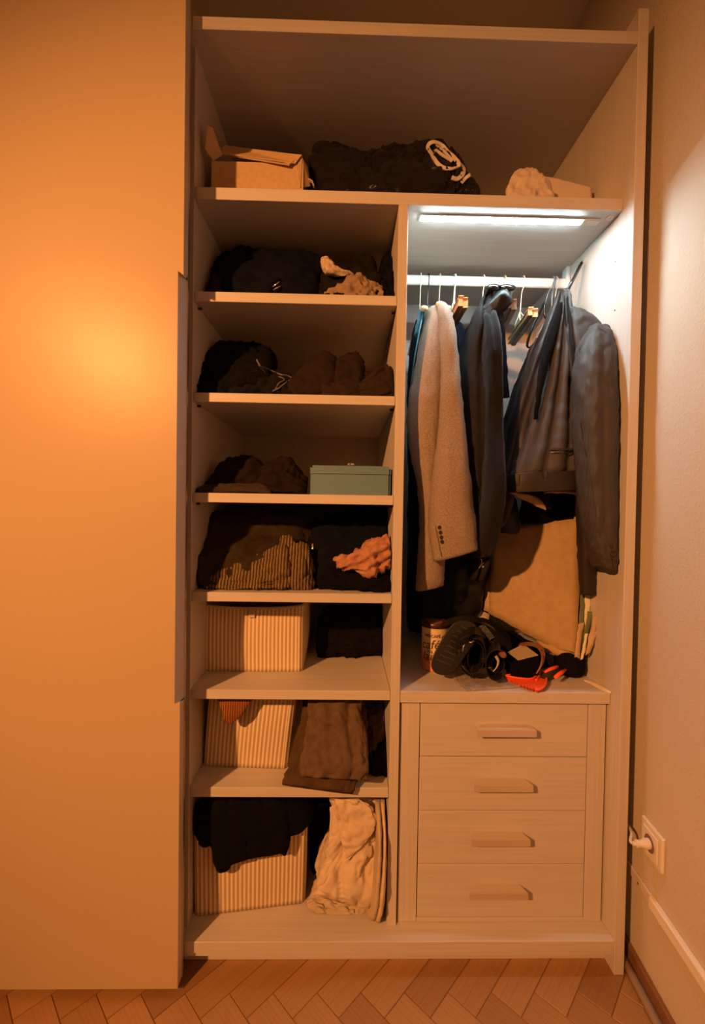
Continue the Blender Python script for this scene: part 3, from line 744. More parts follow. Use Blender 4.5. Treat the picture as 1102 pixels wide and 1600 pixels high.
def basket(label, fl, fr, depth, h, z, lean=0, sag=.006, tab=None, flare=0, shear=0):
    """fl, fr: front corners on the board (x, y)"""
    a = Vector((fl[0], fl[1], z)); b = Vector((fr[0], fr[1], z)); ex = (b-a).normalized(); w = (b-a).length
    ey = Vector((-ex.y, ex.x, 0)); c = (a+b)/2 + ey*depth/2
    T = thing('storage_basket', label, 'basket', tuple(c), 'striped fabric storage baskets')
    r = .016; per = []
    for (sx, sy, a0) in ((1, -1, -90), (1, 1, 0), (-1, 1, 90), (-1, -1, 180)):
        for k in range(6):
            an = math.radians(a0+k*18); per.append((sx*(w/2-r)+r*math.cos(an), sy*(depth/2-r)+r*math.sin(an)))
        # straight run to the next corner
        nx = {(1, -1): (1, 1), (1, 1): (-1, 1), (-1, 1): (-1, -1), (-1, -1): (1, -1)}[(sx, sy)]
        na = math.radians(a0+90); e = (nx[0]*(w/2-r)+r*math.cos(na), nx[1]*(depth/2-r)+r*math.sin(na)); s = per[-1]
        for k in range(1, 10): per.append((lerp(s[0], e[0], k/10), lerp(s[1], e[1], k/10)))
    n = len(per)
    def shell(name, inset, z0, m, flip, top):
        bm = bmesh.new(); uvl = bm.loops.layers.uv.new('UVMap'); rings = []; NZ = 14
        ds = [0]
        for i in range(n): ds.append(ds[-1]+math.dist(per[i], per[(i+1) % n]))
        for q in range(NZ+1):
            t = q/NZ; ring = []
            for x, y in per:
                f = 1+flare*t; X, Y = x*f, y*f
                X -= math.copysign(inset, x) if abs(x) > w/2-r*1.2 else 0; Y -= math.copysign(inset, y) if abs(y) > depth/2-r*1.2 else 0
                bl = math.sin(t*math.pi)*.006*(1-abs(2*x/w)**2 if abs(y) > depth/2-.005 else 1-abs(2*y/depth)**2)
                X += math.copysign(bl, x) if abs(x) > w/2-.004 else 0; Y += math.copysign(bl, y) if abs(y) > depth/2-.004 else 0
                zz = z0 + (h-(z0-z))*t - (sag*t*(1-abs(2*x/w)**2.5)) - (sag*t*.6 if abs(x) > w/2-.01 else 0)*(1-abs(2*y/depth)**2)
                Y += lean*t*h; X += shear*t*h
                ring.append(bm.verts.new(c + ex*X + ey*Y + Vector((0, 0, zz-z))))
            rings.append(ring)
        for q in range(NZ):
            for i in range(n):
                f = bm.faces.new((rings[q][i], rings[q][(i+1) % n], rings[q+1][(i+1) % n], rings[q+1][i]))
                for l, (uu, vv) in zip(f.loops, ((ds[i], q/NZ*h), (ds[i+1], q/NZ*h), (ds[i+1], (q+1)/NZ*h), (ds[i], (q+1)/NZ*h))): l[uvl].uv = (uu, vv)
        bm.faces.new(rings[0][::-1])
        if flip: bmesh.ops.reverse_faces(bm, faces=bm.faces)
        top += [v.co.copy() for v in rings[-1]]
        return bm_link(name, bm, m, T, True)
    to, ti = [], []
    shell('outer_wall', 0, z, M['basket'], False, to); shell('inner_wall', .006, z+.004, M['basket_in'], True, ti)
    mid = [tuple((p+q)/2+Vector((0, 0, .0005))) for p, q in zip(to, ti)]
    tube('rim', mid, .0042, M['basket_in'], T, 8, True)
    if tab:
        i = min(range(n), key=lambda i: (to[i]-tab).length); p = to[i]
        strap('pull_tab', [p+Vector((0, -.001, .005)), p+Vector((0, -.006, -.003)), p+Vector((0, -.007, -.022))], (.017, 0, 0), .0022, M['basket_in'], T)
    return T
def baskets():
    z = Zf[6]
    a = PZ(313, 1049, z); b = PZ(473, 1050, z)
    h = P(390, 943, a.y).z - z
    basket('upright striped cream basket on the sixth shelf, flush under the board above', (a.x, a.y), (b.x, b.y), .36, h-.007, z, tab=P(389, 942, a.y), sag=.008)
    heap('knitted_bundle', [(497, 985, .3, .28, .05), (503, 955, .32, .28, .16), (530, 935, .34, .28, .2), (570, 930, .34, .28, .22), (600, 935, .34, .28, .2), (611, 950, .34, .3, .1)], z, M['blackfluff'], None,
        'dark knitted bundle deep on the sixth shelf behind the basket', 'clothing', seed=51, wr=.008, wf=14, taper=.6, xmax=XD0-.003)
    z = Zf[7]
    a = PZ(294, 1197, z); b = PZ(448, 1208, z); b = Vector((b.x, a.y-.012, z))
    basket('striped cream basket on the seventh shelf with a rust knit hanging over it', (max(a.x, XL+.003), a.y), (b.x, b.y), .36, .213, z, sag=.004, flare=.03, shear=.09)
    cl('rust_sleeve', [(335, 1085, 402, 1085, .085, .012), (341, 1096, 392, 1098, .078, .014), (346, 1110, 378, 1118, .074, .014), (350, 1122, 366, 1128, .072, .010), (353, 1129, 360, 1131, .072, .006)], M['rib_red'], None,
        'rust ribbed knit cuff drooping over the basket on the seventh shelf', 'clothing', seed=52, wr=.002, wf=30, nu=40, fine=.0006)
    # trousers
    cl('olive_trousers', [(474, 1094, 570, 1094, .16, .05), (468, 1125, 575, 1130, .13, .05), (457, 1165, 575, 1170, .09, .05), (446, 1205, 560, 1215, .045, .045), (439, 1226, 553, 1241, .022, .03)], M['khaki_dark'], None,
        'dark olive folded trousers, lower of the two draped over the seventh shelf edge', 'clothing', seed=53, wr=.003, wf=10, crease=.006, nu=90, folds=((2, .003, 0, 0),), taper=.7)
    cl('brown_trousers', [(482, 1092, 566, 1092, .10, .045), (480, 1120, 566, 1118, .085, .05), (474, 1155, 574, 1150, .06, .05), (469, 1190, 578, 1185, .028, .045), (468, 1213, 577, 1219, .010, .028)], M['khaki_trouser'], None,
        'brown folded trousers with wide hem, upper of the two on the seventh shelf', 'clothing', seed=54, wr=.003, wf=9, crease=.007, nu=100, sub=9, folds=((3, .004, 1, .5),), taper=.7)
    heap('mottled_shirt', [(566, 1150, .2, .14, .06), (574, 1105, .22, .13, .12), (590, 1096, .22, .12, .16), (609, 1100, .22, .12, .12)], z, M['camo'], None,
        'mottled brown and black shirt stuffed at the right of the seventh shelf', 'clothing', seed=55, wr=.014, wf=24, fine=.003, taper=.6, xmax=XD0-.003)
    heap('dark_cloth', [(572, 1195, .13, .11, .03), (580, 1175, .13, .09, .05), (595, 1160, .13, .09, .06), (609, 1150, .13, .09, .05)], z, M['charcoal'], None,
        'dark cloth under the mottled shirt, seventh shelf', 'clothing', seed=56, wr=.008, wf=24, taper=.6, xmax=XD0-.003)
    z = ZB1
    a = PZ(303, 1433, z); b = PZ(478, 1411, z)
    h = P(482, 1292, b.y).z - z
    basket('striped cream basket at the bottom with a navy garment spilling over its rim', (a.x, a.y), (b.x, b.y), .34, .212, z, sag=.016, flare=.02)
    cl('navy_garment', [(308, 1255, 308, 1272, .10, .02), (310, 1250, 312, 1306, .085, .05), (318, 1249, 321, 1322, .070, .06), (334, 1249, 334, 1328, .058, .05), (340, 1249, 341, 1363, .045, .03), (352, 1249, 357, 1358, .045, .026),
        (360, 1249, 363, 1350, .050, .04), (372, 1249, 382, 1346, .046, .026), (384, 1249, 386, 1343, .054, .04), (398, 1249, 408, 1338, .053, .028), (412, 1249, 414, 1339, .060, .04), (428, 1249, 437, 1334, .060, .03), (442, 1249, 446, 1337, .066, .04),
        (446, 1249, 449, 1308, .075, .05), (462, 1249, 466, 1302, .085, .05), (478, 1250, 482, 1286, .11, .05), (488, 1252, 488, 1268, .13, .02)], M['black_cloth'], None,
        'black-navy garment with pleated edge hanging over the bottom basket', 'clothing', seed=57, wr=.003, wf=22, sub=3, nu=72, fine=.0006, crease=.003, xmin=XL+.002, front=.7, taper=.6)
    cl('dark_garment', [(486, 1250, 530, 1250, .26, .06), (484, 1300, 522, 1300, .24, .06), (486, 1350, 510, 1352, .22, .05), (486, 1385, 505, 1380, .20, .03)], M['charcoal'], None,
        'dark garment squeezed between the bottom basket and the beige pile', 'clothing', seed=58, wr=.006)
    # beige pile: folded shirts one before the other
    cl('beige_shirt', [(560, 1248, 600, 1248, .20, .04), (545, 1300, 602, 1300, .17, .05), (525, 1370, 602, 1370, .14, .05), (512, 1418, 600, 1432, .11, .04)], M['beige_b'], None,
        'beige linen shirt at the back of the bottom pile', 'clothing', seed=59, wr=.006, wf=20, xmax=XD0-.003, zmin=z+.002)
    cl('beige_shirt', [(512, 1295, 545, 1290, .19, .04), (497, 1330, 570, 1325, .16, .05), (490, 1375, 590, 1375, .13, .05), (481, 1408, 594, 1418, .095, .045), (483, 1418, 580, 1434, .07, .03)], M['beige_b'], None,
        'beige linen shirt with ruffled hem, lowest front layer of the bottom pile', 'clothing', seed=60, wr=.005, wf=16, fine=.002, crease=.010, nu=110, sub=12, folds=((5, .004, 0, 0),), xmax=XD0-.003, zmin=z+.002)
    cl('beige_shirt', [(514, 1244, 592, 1246, .12, .04), (515, 1275, 596, 1275, .11, .05), (512, 1310, 597, 1310, .095, .055), (502, 1350, 592, 1350, .08, .055), (493, 1385, 586, 1392, .065, .05), (488, 1398, 578, 1421, .055, .025)], M['beige'], None,
        'beige folded linen trousers leaning at the very front of the bottom pile', 'clothing', seed=61, wr=.004, wf=9, fine=.0008, folds=((2, .004, .7, 2.5),), crease=.012, nu=120, sub=12, xmax=XD0-.003)
    cl('beige_shirt', [(517, 1247, 520, 1249, .075, .012), (522, 1260, 560, 1249, .07, .016), (526, 1290, 585, 1262, .068, .018), (534, 1322, 588, 1290, .065, .018), (538, 1338, 570, 1318, .062, .014), (540, 1345, 548, 1340, .06, .008)], M['beige'], None,
        'beige linen flap folded diagonally over the front of the bottom pile', 'clothing', seed=66, wr=.003, wf=12, crease=.006, nu=90, sub=9)
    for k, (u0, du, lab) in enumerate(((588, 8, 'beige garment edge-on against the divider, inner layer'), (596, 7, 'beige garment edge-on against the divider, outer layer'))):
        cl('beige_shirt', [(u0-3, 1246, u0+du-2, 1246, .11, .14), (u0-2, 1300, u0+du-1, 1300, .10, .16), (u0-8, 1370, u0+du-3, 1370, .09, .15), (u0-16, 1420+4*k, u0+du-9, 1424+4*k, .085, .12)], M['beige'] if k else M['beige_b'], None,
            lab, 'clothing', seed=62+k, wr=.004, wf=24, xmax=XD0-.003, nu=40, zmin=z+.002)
baskets()

# ------------------------------------------------------------------ hangers
RYY = .31
def hook(T, x, m, ztop=None, zb=1.775, dx=0, r=.0016):
    zt = RZ+.0155
    pts = [(x+.001, RYY+.016, zt-.012), (x, RYY+.012, zt-.001), (x, RYY, zt+.0035), (x, RYY-.012, zt-.001), (x, RYY-.018, zt-.014), (x+dx*.3, RYY-.012, zt-.035), (x+dx*.6, RYY-.003, zt-.05), (x+dx, RYY, zb)]
    tube('hook', crv(pts, 4), r, m, T, 6)
def shoulder_hanger(u, label, m, mh, group=None, front=None, back=None, zc=None, wid=.012, r=.0016, drop=.055):
    x = P(u, 440, RYY).x; zc = zc or 1.755
    f = front or (x+.02, .12); b = back or (x-.0, .50)
    T = thing('coat_hanger', label, 'hanger', (x, RYY, zc), group)
    hook(T, x, mh, zb=zc+.008, r=r)
    pts = [(f[0], f[1], zc-drop), (lerp(f[0], x, .35), lerp(f[1], RYY, .35), zc-drop*.55), (lerp(f[0], x, .8), lerp(f[1], RYY, .8), zc-.008), (x, RYY, zc+.004),
           (lerp(b[0], x, .8), lerp(b[1], RYY, .8), zc-.008), (lerp(b[0], x, .35), lerp(b[1], RYY, .35), zc-drop*.55), (b[0], b[1], zc-drop)]
    pts = crv(pts, 4); bm = bmesh.new(); rings = []
    for i, p in enumerate(pts):
        t = abs(i/(len(pts)-1)-.5)*2; hw = wid*(.6+.5*t)/2*1.6; hh = .011*(1.1-.3*t)
        rings.append([bm.verts.new(Vector(p)+Vector((hw*math.cos(a*math.pi/4), 0, hh*math.sin(a*math.pi/4)))) for a in range(8)])
    for A, B in zip(rings, rings[1:]):
        for j in range(8): bm.faces.new((A[j], A[(j+1) % 8], B[(j+1) % 8], B[j]))
    bm.faces.new(rings[0][::-1]); bm.faces.new(rings[-1]); bmesh.ops.recalc_face_normals(bm, faces=bm.faces)
    bm_link('arms', bm, m, T, True)
    return T
def clamp_hanger(u, label, m, mh, A, B, ww=.009, hh=.022, gap=.012, cx=None):
    """two wooden bars that grip trousers; A,B: (u,v,y) of near and far end"""
    x = P(u, 440, RYY).x; a = P(*A); b = P(*B); c = lerp(a, b, (RYY-a.y)/(b.y-a.y))
    T = thing('trouser_hanger', label, 'hanger', tuple(c), 'trouser hangers with two wooden bars')
    hook(T, x, mh, zb=c.z+.055, dx=c.x-x)
    d = (b-a).normalized(); s = Vector((-d.y, d.x, 0)).normalized()
    if s.x > 0: s = -s
    for k in (-1, 1):
        bm = bmesh.new(); rr = bmesh.ops.create_cube(bm, size=1)['verts']
        for v in rr:
            q = v.co.copy(); v.co = (a+b)/2 + d*q.y*(b-a).length + s*(q.x*ww + k*gap/2) + Vector((0, 0, q.z*hh + (.003 if k > 0 else -.002)))
        bmesh.ops.bevel(bm, geom=list(bm.edges), offset=.0025, segments=2, affect='EDGES'); bm_link('bar', bm, m, T)
    # wire triangle down from the hook to the bars
    for k in (-1, 1):
        tube('wire', [c+Vector((0, 0, .058)), c+s*k*.008+d*.03+Vector((0, 0, .03)), c+s*k*gap/2+d*.045+Vector((0, 0, .008))], .0018, mh, T, 6)
        tube('wire', [c+Vector((0, 0, .058)), c+s*k*.008-d*.03+Vector((0, 0, .03)), c+s*k*gap/2-d*.045+Vector((0, 0, .008))], .0018, mh, T, 6)
    return T
def hangers():
    a = P(656, 470, .24); 
    shoulder_hanger(657, 'pale wooden hanger nearest the divider, holding the long dark coat', M['wood_pale'], M['cream'], front=(a.x-.002, .14), zc=1.752)
    shoulder_hanger(669, 'orange wooden hanger with a dark wire hook behind the tan jacket', M['wood_orange'], M['black_gloss'], zc=1.745)
    shoulder_hanger(687, 'pale wooden hanger inside the tan tweed jacket', M['wood_pale'], M['cream'], front=(P(690, 480, .13).x, .14), zc=1.765, wid=.016)
    clamp_hanger(710, 'orange wooden trouser hanger just right of the tan jacket', M['wood_orange'], M['cream'], (724, 472, .15), (697, 522, .45), hh=.024)
    T = shoulder_hanger(711, 'blue-grey plastic hanger beside the orange wooden bars', M['bluegrey'], M['cream'], front=(P(700, 478, .28).x, .24), back=(P(712, 480, .4).x, .4), zc=1.752, wid=.008, drop=.03)
    shoulder_hanger(755, 'glossy black plastic hanger under the left black coat', M['black_gloss'], M['cream'], front=(P(772, 468, .13).x, .13), zc=1.775, wid=.024, drop=.02)
    shoulder_hanger(785, 'glossy black plastic hanger with bright top beside the pale wooden bars', M['black_gloss'], M['chrome'], front=(P(793, 462, .13).x, .13), back=(P(765, 495, .45).x, .45), zc=1.775, wid=.028, drop=.02)
    clamp_hanger(788, 'reddish-brown trouser hanger with pale ends in the middle of the rail', M['wood_mix'], M['cream'], (800, 475, .15), (783, 513, .42), hh=.024)
    clamp_hanger(817, 'empty pale yellow wooden trouser hanger tilted forward', M['wood_pale'], M['cream'], (833, 488, .15), (800, 534, .43), hh=.018, gap=.011)
    shoulder_hanger(863, 'grey translucent plastic hanger left of the suit', M['greyplastic'], M['greyplastic'], front=(P(846, 500, .2).x, .2), back=(P(842, 520, .42).x, .42), zc=1.745, r=.003, drop=.09)
    shoulder_hanger(868, 'pale blue plastic hanger with a cream wire hook left of the suit', M['bluegrey'], M['cream'], front=(P(851, 512, .2).x, .20), back=(P(858, 505, .4).x, .4), zc=1.750, wid=.020, drop=.11)
    shoulder_hanger(889, 'clear grey plastic hanger at the right end of the rail', M['greyplastic'], M['greyplastic'], front=(P(889, 475, .22).x, .22), back=(P(872, 480, .40).x, .40), zc=1.755, r=.003, drop=.04)
    # black hanger with a trouser loop below
    T = thing('plastic_hanger', 'black plastic hanger with an open loop, left of the suit', 'hanger', tuple(P(835, 520, .34)))
    hook(T, P(862, 440, RYY).x, M['greyplastic'], zb=P(850, 478, .31).z, dx=-.02)
    tube('loop', crv([tuple(P(u, v, y)) for u, v, y in [(851, 474, .31), (842, 492, .33), (832, 512, .34), (824, 540, .35), (836, 539, .34), (848, 520, .32), (856, 505, .31), (851, 490, .31)]], 4, True), .0042, M['black_gloss'], T, 8, True)
M['wood_mix'] = wood('red_brown_wood', (.42, .22, .12), 'y', .4)
hangers()

# ------------------------------------------------------------------ hanging clothes
def tan_jacket():
    T = thing('tweed_jacket', 'tan tweed jacket hanging nearest the divider', 'jacket', tuple(P(690, 480, .25)))
    cl('far_sleeve', [(667, 486, 690, 480, .20, .04), (660, 508, 694, 504, .185, .10), (651, 560, 696, 556, .17, .13), (641, 610, 694, 610, .16, .14), (636, 650, 692, 650, .155, .14), (640, 700, 688, 700, .155, .13), (650, 745, 684, 745, .16, .12), (656, 800, 692, 800, .17, .11), (654, 850, 696, 850, .175, .10), (652, 890, 696, 888, .18, .09), (650, 923, 694, 913, .18, .06)],
        M['tan'], T, seed=71, wr=.003, wf=9, crease=.001, sq=.9, taper=.5, end=False)
    sl = cl('sleeve', [(680, 478, 694, 478, .17, .03), (681, 496, 704, 492, .15, .08), (684, 540, 711, 536, .135, .11), (684, 600, 717, 596, .125, .12), (681, 660, 723, 656, .12, .12), (676, 720, 730, 716, .115, .12), (671, 780, 737, 772, .11, .11), (670, 830, 742, 822, .108, .10), (676, 877, 746, 857, .106, .08)],
        M['tan'], T, seed=72, wr=.003, wf=9, crease=.001, sq=.85, taper=.5, end=False)
    t = bvh([sl])
    # vent and buttons
    ribbon_on('cuff_vent', t, [(681, 822), (684, 836), (687, 852), (691, 870)], .0016, M['button'], T, .0006, .001, 3, fallback=.09)
    for u, v in ((687, 824), (688.5, 832), (690, 839.5), (691, 846.5)):
        p, n = on(t, u, v, .0005, .09)
        lathe('cuff_button', [(.0046, 0), (.0052, -.0015), (.004, -.003), (.002, -.0025)], p, M['button'], T, 14, 'y')
tan_jacket()
def dark_hangings():
    T = thing('long_coat', 'long black-navy coat with teal piping squeezed against the divider', 'coat', tuple(P(650, 480, .3)))
    c = cl('coat_body', [(649, 500, 658, 500, .36, .08), (643, 540, 668, 540, .36, .20), (641, 600, 672, 600, .36, .24), (641, 720, 690, 720, .36, .24), (640, 840, 700, 840, .36, .24), (638, 920, 705, 920, .36, .22), (638, 965, 690, 965, .36, .20), (640, 985, 675, 985, .36, .10)], M['ink_navy'], T, seed=73, xmin=XD1+.002, wr=.004, folds=((2, .006, 0, 0),), sq=.7)
    tube('piping', [P(662, 486, .16), P(655, 520, .13), P(648, 560, .12), P(643, 600, .11)], .0022, M['teal'], T, 6)
    cl('collar', [(655, 487, 663, 485, .20, .03), (651, 505, 660, 505, .18, .04), (648, 525, 656, 525, .17, .03)], M['teal'], T, seed=74, nu=24)
    cl('navy_trousers', [(700, 512, 716, 505, .43, .08), (699, 540, 720, 535, .43, .18), (702, 620, 724, 620, .43, .2), (704, 720, 728, 720, .43, .2), (706, 820, 735, 820, .43, .2), (706, 900, 740, 900, .43, .18), (708, 940, 735, 940, .43, .14)], M['ink_navy'], None,
        'dark navy trousers hanging from the orange wooden bars', 'trousers', seed=75, wr=.003, folds=((2, .006, 0, 0),), sq=.7)
    coat = cl('black_coat', [(752, 470, 766, 468, .22, .06), (741, 492, 768, 486, .21, .12), (729, 520, 764, 512, .20, .18), (718, 560, 768, 560, .20, .2), (713, 620, 770, 620, .20, .2), (714, 700, 772, 700, .20, .2), (722, 780, 772, 780, .20, .18), (730, 850, 766, 850, .21, .16), (732, 905, 752, 905, .22, .12)], M['grey_coat'], None,
        'charcoal coat with a soft shoulder, left of the two coats in mid-rail', 'coat', seed=76, wr=.005, wf=9, crease=.004, folds=((2, .009, 1.1, .4),), sq=.8)
    jack = cl('black_jacket', [(752, 500, 772, 494, .15, .05), (750, 515, 774, 508, .14, .10), (748, 550, 776, 548, .14, .15), (748, 600, 777, 600, .14, .16), (750, 680, 777, 680, .14, .16), (748, 760, 777, 760, .13, .20), (745, 820, 772, 820, .13, .18), (742, 870, 764, 866, .14, .12)], M['black_wool'], None,
        'black jacket hanging at mid-rail in front of the charcoal coat', 'jacket', seed=77, wr=.003, wf=9, folds=((1, .004, .4, 0),), sq=.75)
    T = cl('black_bag', [(690, 850, 765, 846, .32, .06), (690, 880, 764, 880, .32, .07), (688, 915, 760, 915, .32, .07), (686, 945, 752, 945, .325, .07), (684, 972, 740, 972, .33, .05)], M['black_satin'], None,
        'black cloth bag with tiny cream lettering hanging below the coats', 'bag', seed=78, wr=.006, folds=((2, .005, 0, 1),))
    t = bvh([T, coat, jack])
    ribbon_on('letter_stroke', t, [(751, 873), (753, 877), (751, 882), (749, 887)], .0022, M['white_print'], T, .0015, .001, 3)
    ribbon_on('letter_stroke', t, [(757, 879), (753.5, 881), (753.5, 886), (757, 885)], .0022, M['white_print'], T, .0015, .001, 3)
    # narrow cloth end in dark navy
    cl('navy_tie', [(774, 482, 785, 486, .12, .016), (777, 510, 788, 510, .118, .018), (779, 560, 791, 560, .116, .018), (780, 600, 794, 600, .115, .018), (782, 622, 796, 621, .115, .014)], M['ink_navy'], None,
        'narrow dark navy tie end hanging beside the black jacket', 'tie', seed=79, wr=.001, nu=24, sq=.5, taper=.9)
    # black shoulders gleaming over the hangers
    cl('black_blouse', [(738, 505, 752, 520, .17, .03), (750, 484, 768, 506, .15, .05), (764, 470, 783, 494, .135, .055), (780, 456, 798, 476, .125, .05), (792, 452, 800, 464, .12, .02)], M['black_satin'], None,
        'glossy black blouse shoulder draped over a hanger in mid-rail', 'blouse', seed=80, wr=.003, wf=20, nu=36)
    # scarf between the bag and the kraft bag
    T = thing('pink_scarf', 'dusty pink scarf with brown lace end hanging left of the kraft bag', 'scarf', tuple(P(765, 830, .36)))
    cl('scarf_cloth', [(762, 826, 773, 826, .36, .02), (760, 870, 772, 870, .36, .02), (757, 905, 770, 905, .355, .02), (750, 932, 768, 932, .35, .02)], M['scarf'], T, seed=81, wr=.002, nu=24)
    cl('lace_band', [(749, 930, 769, 930, .35, .018), (744, 950, 768, 956, .345, .018)], M['scarf_print'], T, seed=82, wr=.002, nu=24)
    cl('fringe_label', [(747, 952, 766, 960, .33, .008), (744, 966, 763, 974, .325, .008)], M['cream_print'], T, seed=83, wr=.001, nu=24, taper=.9)
dark_hangings()
def suit():
    J = thing('suit_jacket', 'brown pinstripe suit jacket filling the right end of the rail', 'jacket', tuple(P(890, 470, .28)))
    cl('jacket_body', [(880, 470, 892, 475, .25, .04), (860, 505, 900, 505, .25, .05), (848, 560, 902, 560, .25, .06), (838, 640, 902, 640, .25, .06), (828, 720, 903, 720, .25, .06), (816, 780, 904, 780, .25, .06), (808, 819, 904, 813, .25, .04)], M['black_cloth'], J, seed=90, wr=.003, sq=.7, xmax=XI-.004)
    cl('collar', [(881, 451, 887, 450, .17, .012), (883, 480, 893, 474, .165, .025), (886, 510, 898, 508, .16, .03), (889, 545, 901, 545, .155, .03), (893, 590, 903, 592, .15, .025), (896, 615, 902, 618, .15, .012)], M['suit'], J, seed=91, wr=.005, wf=30, nu=36, folds=((1, .003, 0, 6),))
    cl('chest_panel', [(884, 484, 898, 486, .16, .03), (886, 492, 925, 502, .145, .05), (888, 510, 940, 516, .135, .06), (892, 545, 940, 540, .125, .06), (895, 600, 930, 600, .125, .05), (896, 650, 925, 650, .125, .05), (899, 700, 920, 700, .125, .04)],
        M['suit'], J, seed=89, wr=.003, wf=16, crease=.002, sq=.85, taper=.6, xmax=XI-.003)
    sl = cl('sleeve', [(926, 507, 943, 514, .12, .03), (912, 522, 953, 532, .105, .08), (904, 545, 957, 556, .09, .10), (899, 580, 959, 585, .075, .11), (898, 620, 960, 620, .068, .115), (899, 660, 960, 660, .064, .115), (902, 720, 961, 720, .06, .11), (907, 780, 961, 780, .056, .10), (914, 830, 961, 835, .052, .09), (922, 866, 961, 880, .050, .08), (930, 884, 961, 898, .048, .065)],
        M['suit'], J, seed=92, wr=.0025, wf=11, folds=((2, .003, .8, .6),), sq=.95, taper=.5, end=False, sub=7, nu=80, crease=.003, xmax=XI-.003)
    cl('second_sleeve', [(896, 640, 915, 640, .14, .02), (899, 700, 925, 700, .135, .04), (902, 780, 928, 780, .13, .045), (904, 850, 931, 850, .125, .045), (906, 900, 931, 900, .125, .04), (907, 929, 930, 927, .125, .035)], M['suit_dark'], J, seed=93, wr=.001, nu=36, taper=1)
    t = bvh([sl])
    ribbon_on('cuff_vent', t, [(953, 862), (956, 876), (960, 892)], .0016, M['button'], J, .0006, .001, 3)
    for u, v in ((955, 853), (957, 860), (958.5, 867), (959.5, 874)):
        p, n = on(t, u, v, .0005, .09); lathe('cuff_button', [(.0046, 0), (.0052, -.0015), (.004, -.003), (.002, -.0025)], p, M['button'], J, 14, 'y')
    ribbon_on('shoulder_seam', t, [(905, 548), (915, 532), (925, 519), (937, 513), (948, 520)], .0014, M['suit_dark'], J, .0004, .001, 4)
    ribbon_on('sleeve_seam', t, [(906, 650), (912, 690), (920, 730), (930, 790), (938, 840)], .0014, M['suit_dark'], J, .0004, .001, 4)
    # hanging fronts that fall to the left of the collar
    cl('jacket_front', [(872, 456, 884, 453, .20, .02), (858, 488, 881, 484, .19, .04), (841, 530, 868, 528, .185, .05), (822, 580, 850, 580, .18, .06), (803, 640, 832, 640, .18, .06), (790, 700, 818, 700, .18, .06), (779, 760, 806, 760, .18, .06), (772, 800, 795, 800, .18, .05), (768, 828, 790, 822, .18, .03)], M['suit_dark'], J, seed=94, wr=.003, folds=((1, .005, 0, 1),), nu=48)
    cl('jacket_front', [(838, 528, 850, 526, .25, .02), (822, 556, 840, 556, .25, .03), (802, 610, 825, 610, .25, .05), (788, 660, 812, 660, .25, .05), (777, 720, 800, 720, .25, .05), (772, 770, 790, 770, .25, .04)], M['suit_dark'], J, seed=95, wr=.003, nu=36)
    cl('hem_flap', [(782, 780, 806, 778, .22, .02), (775, 800, 810, 805, .205, .03), (770, 822, 811, 828, .20, .02), (778, 832, 806, 835, .20, .01)], M['black_satin'], J, seed=96, wr=.004, nu=36)
    # trousers, hung upside down, waistband at the bottom
    Tt = thing('suit_trousers', 'brown pinstripe suit trousers hanging upside down with the waistband lowest', 'trousers', tuple(P(855, 760, .15)))
    t0 = cl('trouser_legs', [(874, 476, 886, 476, .15, .02), (862, 510, 892, 512, .145, .04), (853, 550, 896, 552, .14, .05), (842, 600, 899, 602, .135, .06), (830, 650, 900, 652, .13, .07), (818, 690, 902, 692, .125, .08), (806, 725, 905, 725, .12, .085), (798, 748, 906, 745, .12, .09)],
        M['suit'], Tt, seed=97, wr=.004, wf=10, folds=((3, .009, .9, 1.4),), sq=.8, sub=8, nu=72)
    wb = cl('waistband', [(793, 742, 907, 738, .119, .094), (792, 753, 907, 749, .118, .096), (792, 764, 907, 760, .118, .096), (793, 770, 906, 766, .118, .094)], M['suit_dark'], Tt, seed=98, wr=.001, fine=.0003, taper=1, sq=.8)
    t = bvh([wb, t0])
    for u, v0, v1 in ((793, 743, 768), (810, 741, 770), (851, 737, 768)):
        ribbon_on('belt_loop', t, [(u, v0), (u, (v0+v1)/2), (u+1, v1)], .0075, M['suit'], Tt, .006, .003, 2)
    cl('lining_or_gap_shade', [(786, 767, 812, 770, .15, .02), (800, 772, 838, 776, .15, .02), (822, 782, 852, 790, .16, .015), (840, 792, 853, 797, .16, .006)], M['lining'], Tt, seed=99, wr=.001, nu=24)
    cl('lining_or_gap_shade', [(850, 767, 852, 771, .125, .02), (875, 766, 876, 771, .122, .03), (895, 765, 896, 772, .12, .03), (902, 767, 903, 777, .12, .01)], M['lining'], Tt, seed=100, wr=.001, nu=24)
    cl('pocket_bag', [(812, 768, 858, 770, .17, .02), (825, 780, 860, 785, .17, .02), (843, 792, 862, 796, .17, .01)], M['brown_trouser'], Tt, seed=101, wr=.002, nu=24)
    ribbon_on('pocket_welt', t, [(860, 703), (878, 703), (898, 703)], .006, M['suit_dark'], Tt, .006, .005, 3)
    ribbon_on('pocket_slit', t, [(860, 708), (878, 709), (897, 707)], .002, M['button'], Tt, .005, .004, 3)
    p, n = on(t, 896, 693, .0005); lathe('pocket_button', [(.005, 0), (.0055, -.0015), (.004, -.003)], p, M['button'], Tt, 14, 'y')
    cl('lining_or_gap_shade', [(883, 462, 887, 462, .128, .008), (884, 500, 892, 500, .120, .010), (887, 540, 898, 540, .108, .012), (891, 580, 902, 580, .098, .012), (896, 620, 903, 620, .094, .010), (900, 650, 903, 650, .094, .006)], M['black_satin'], J, seed=102, wr=.001, nu=20, taper=.9)  # black strip put in as the shade between collar and trousers
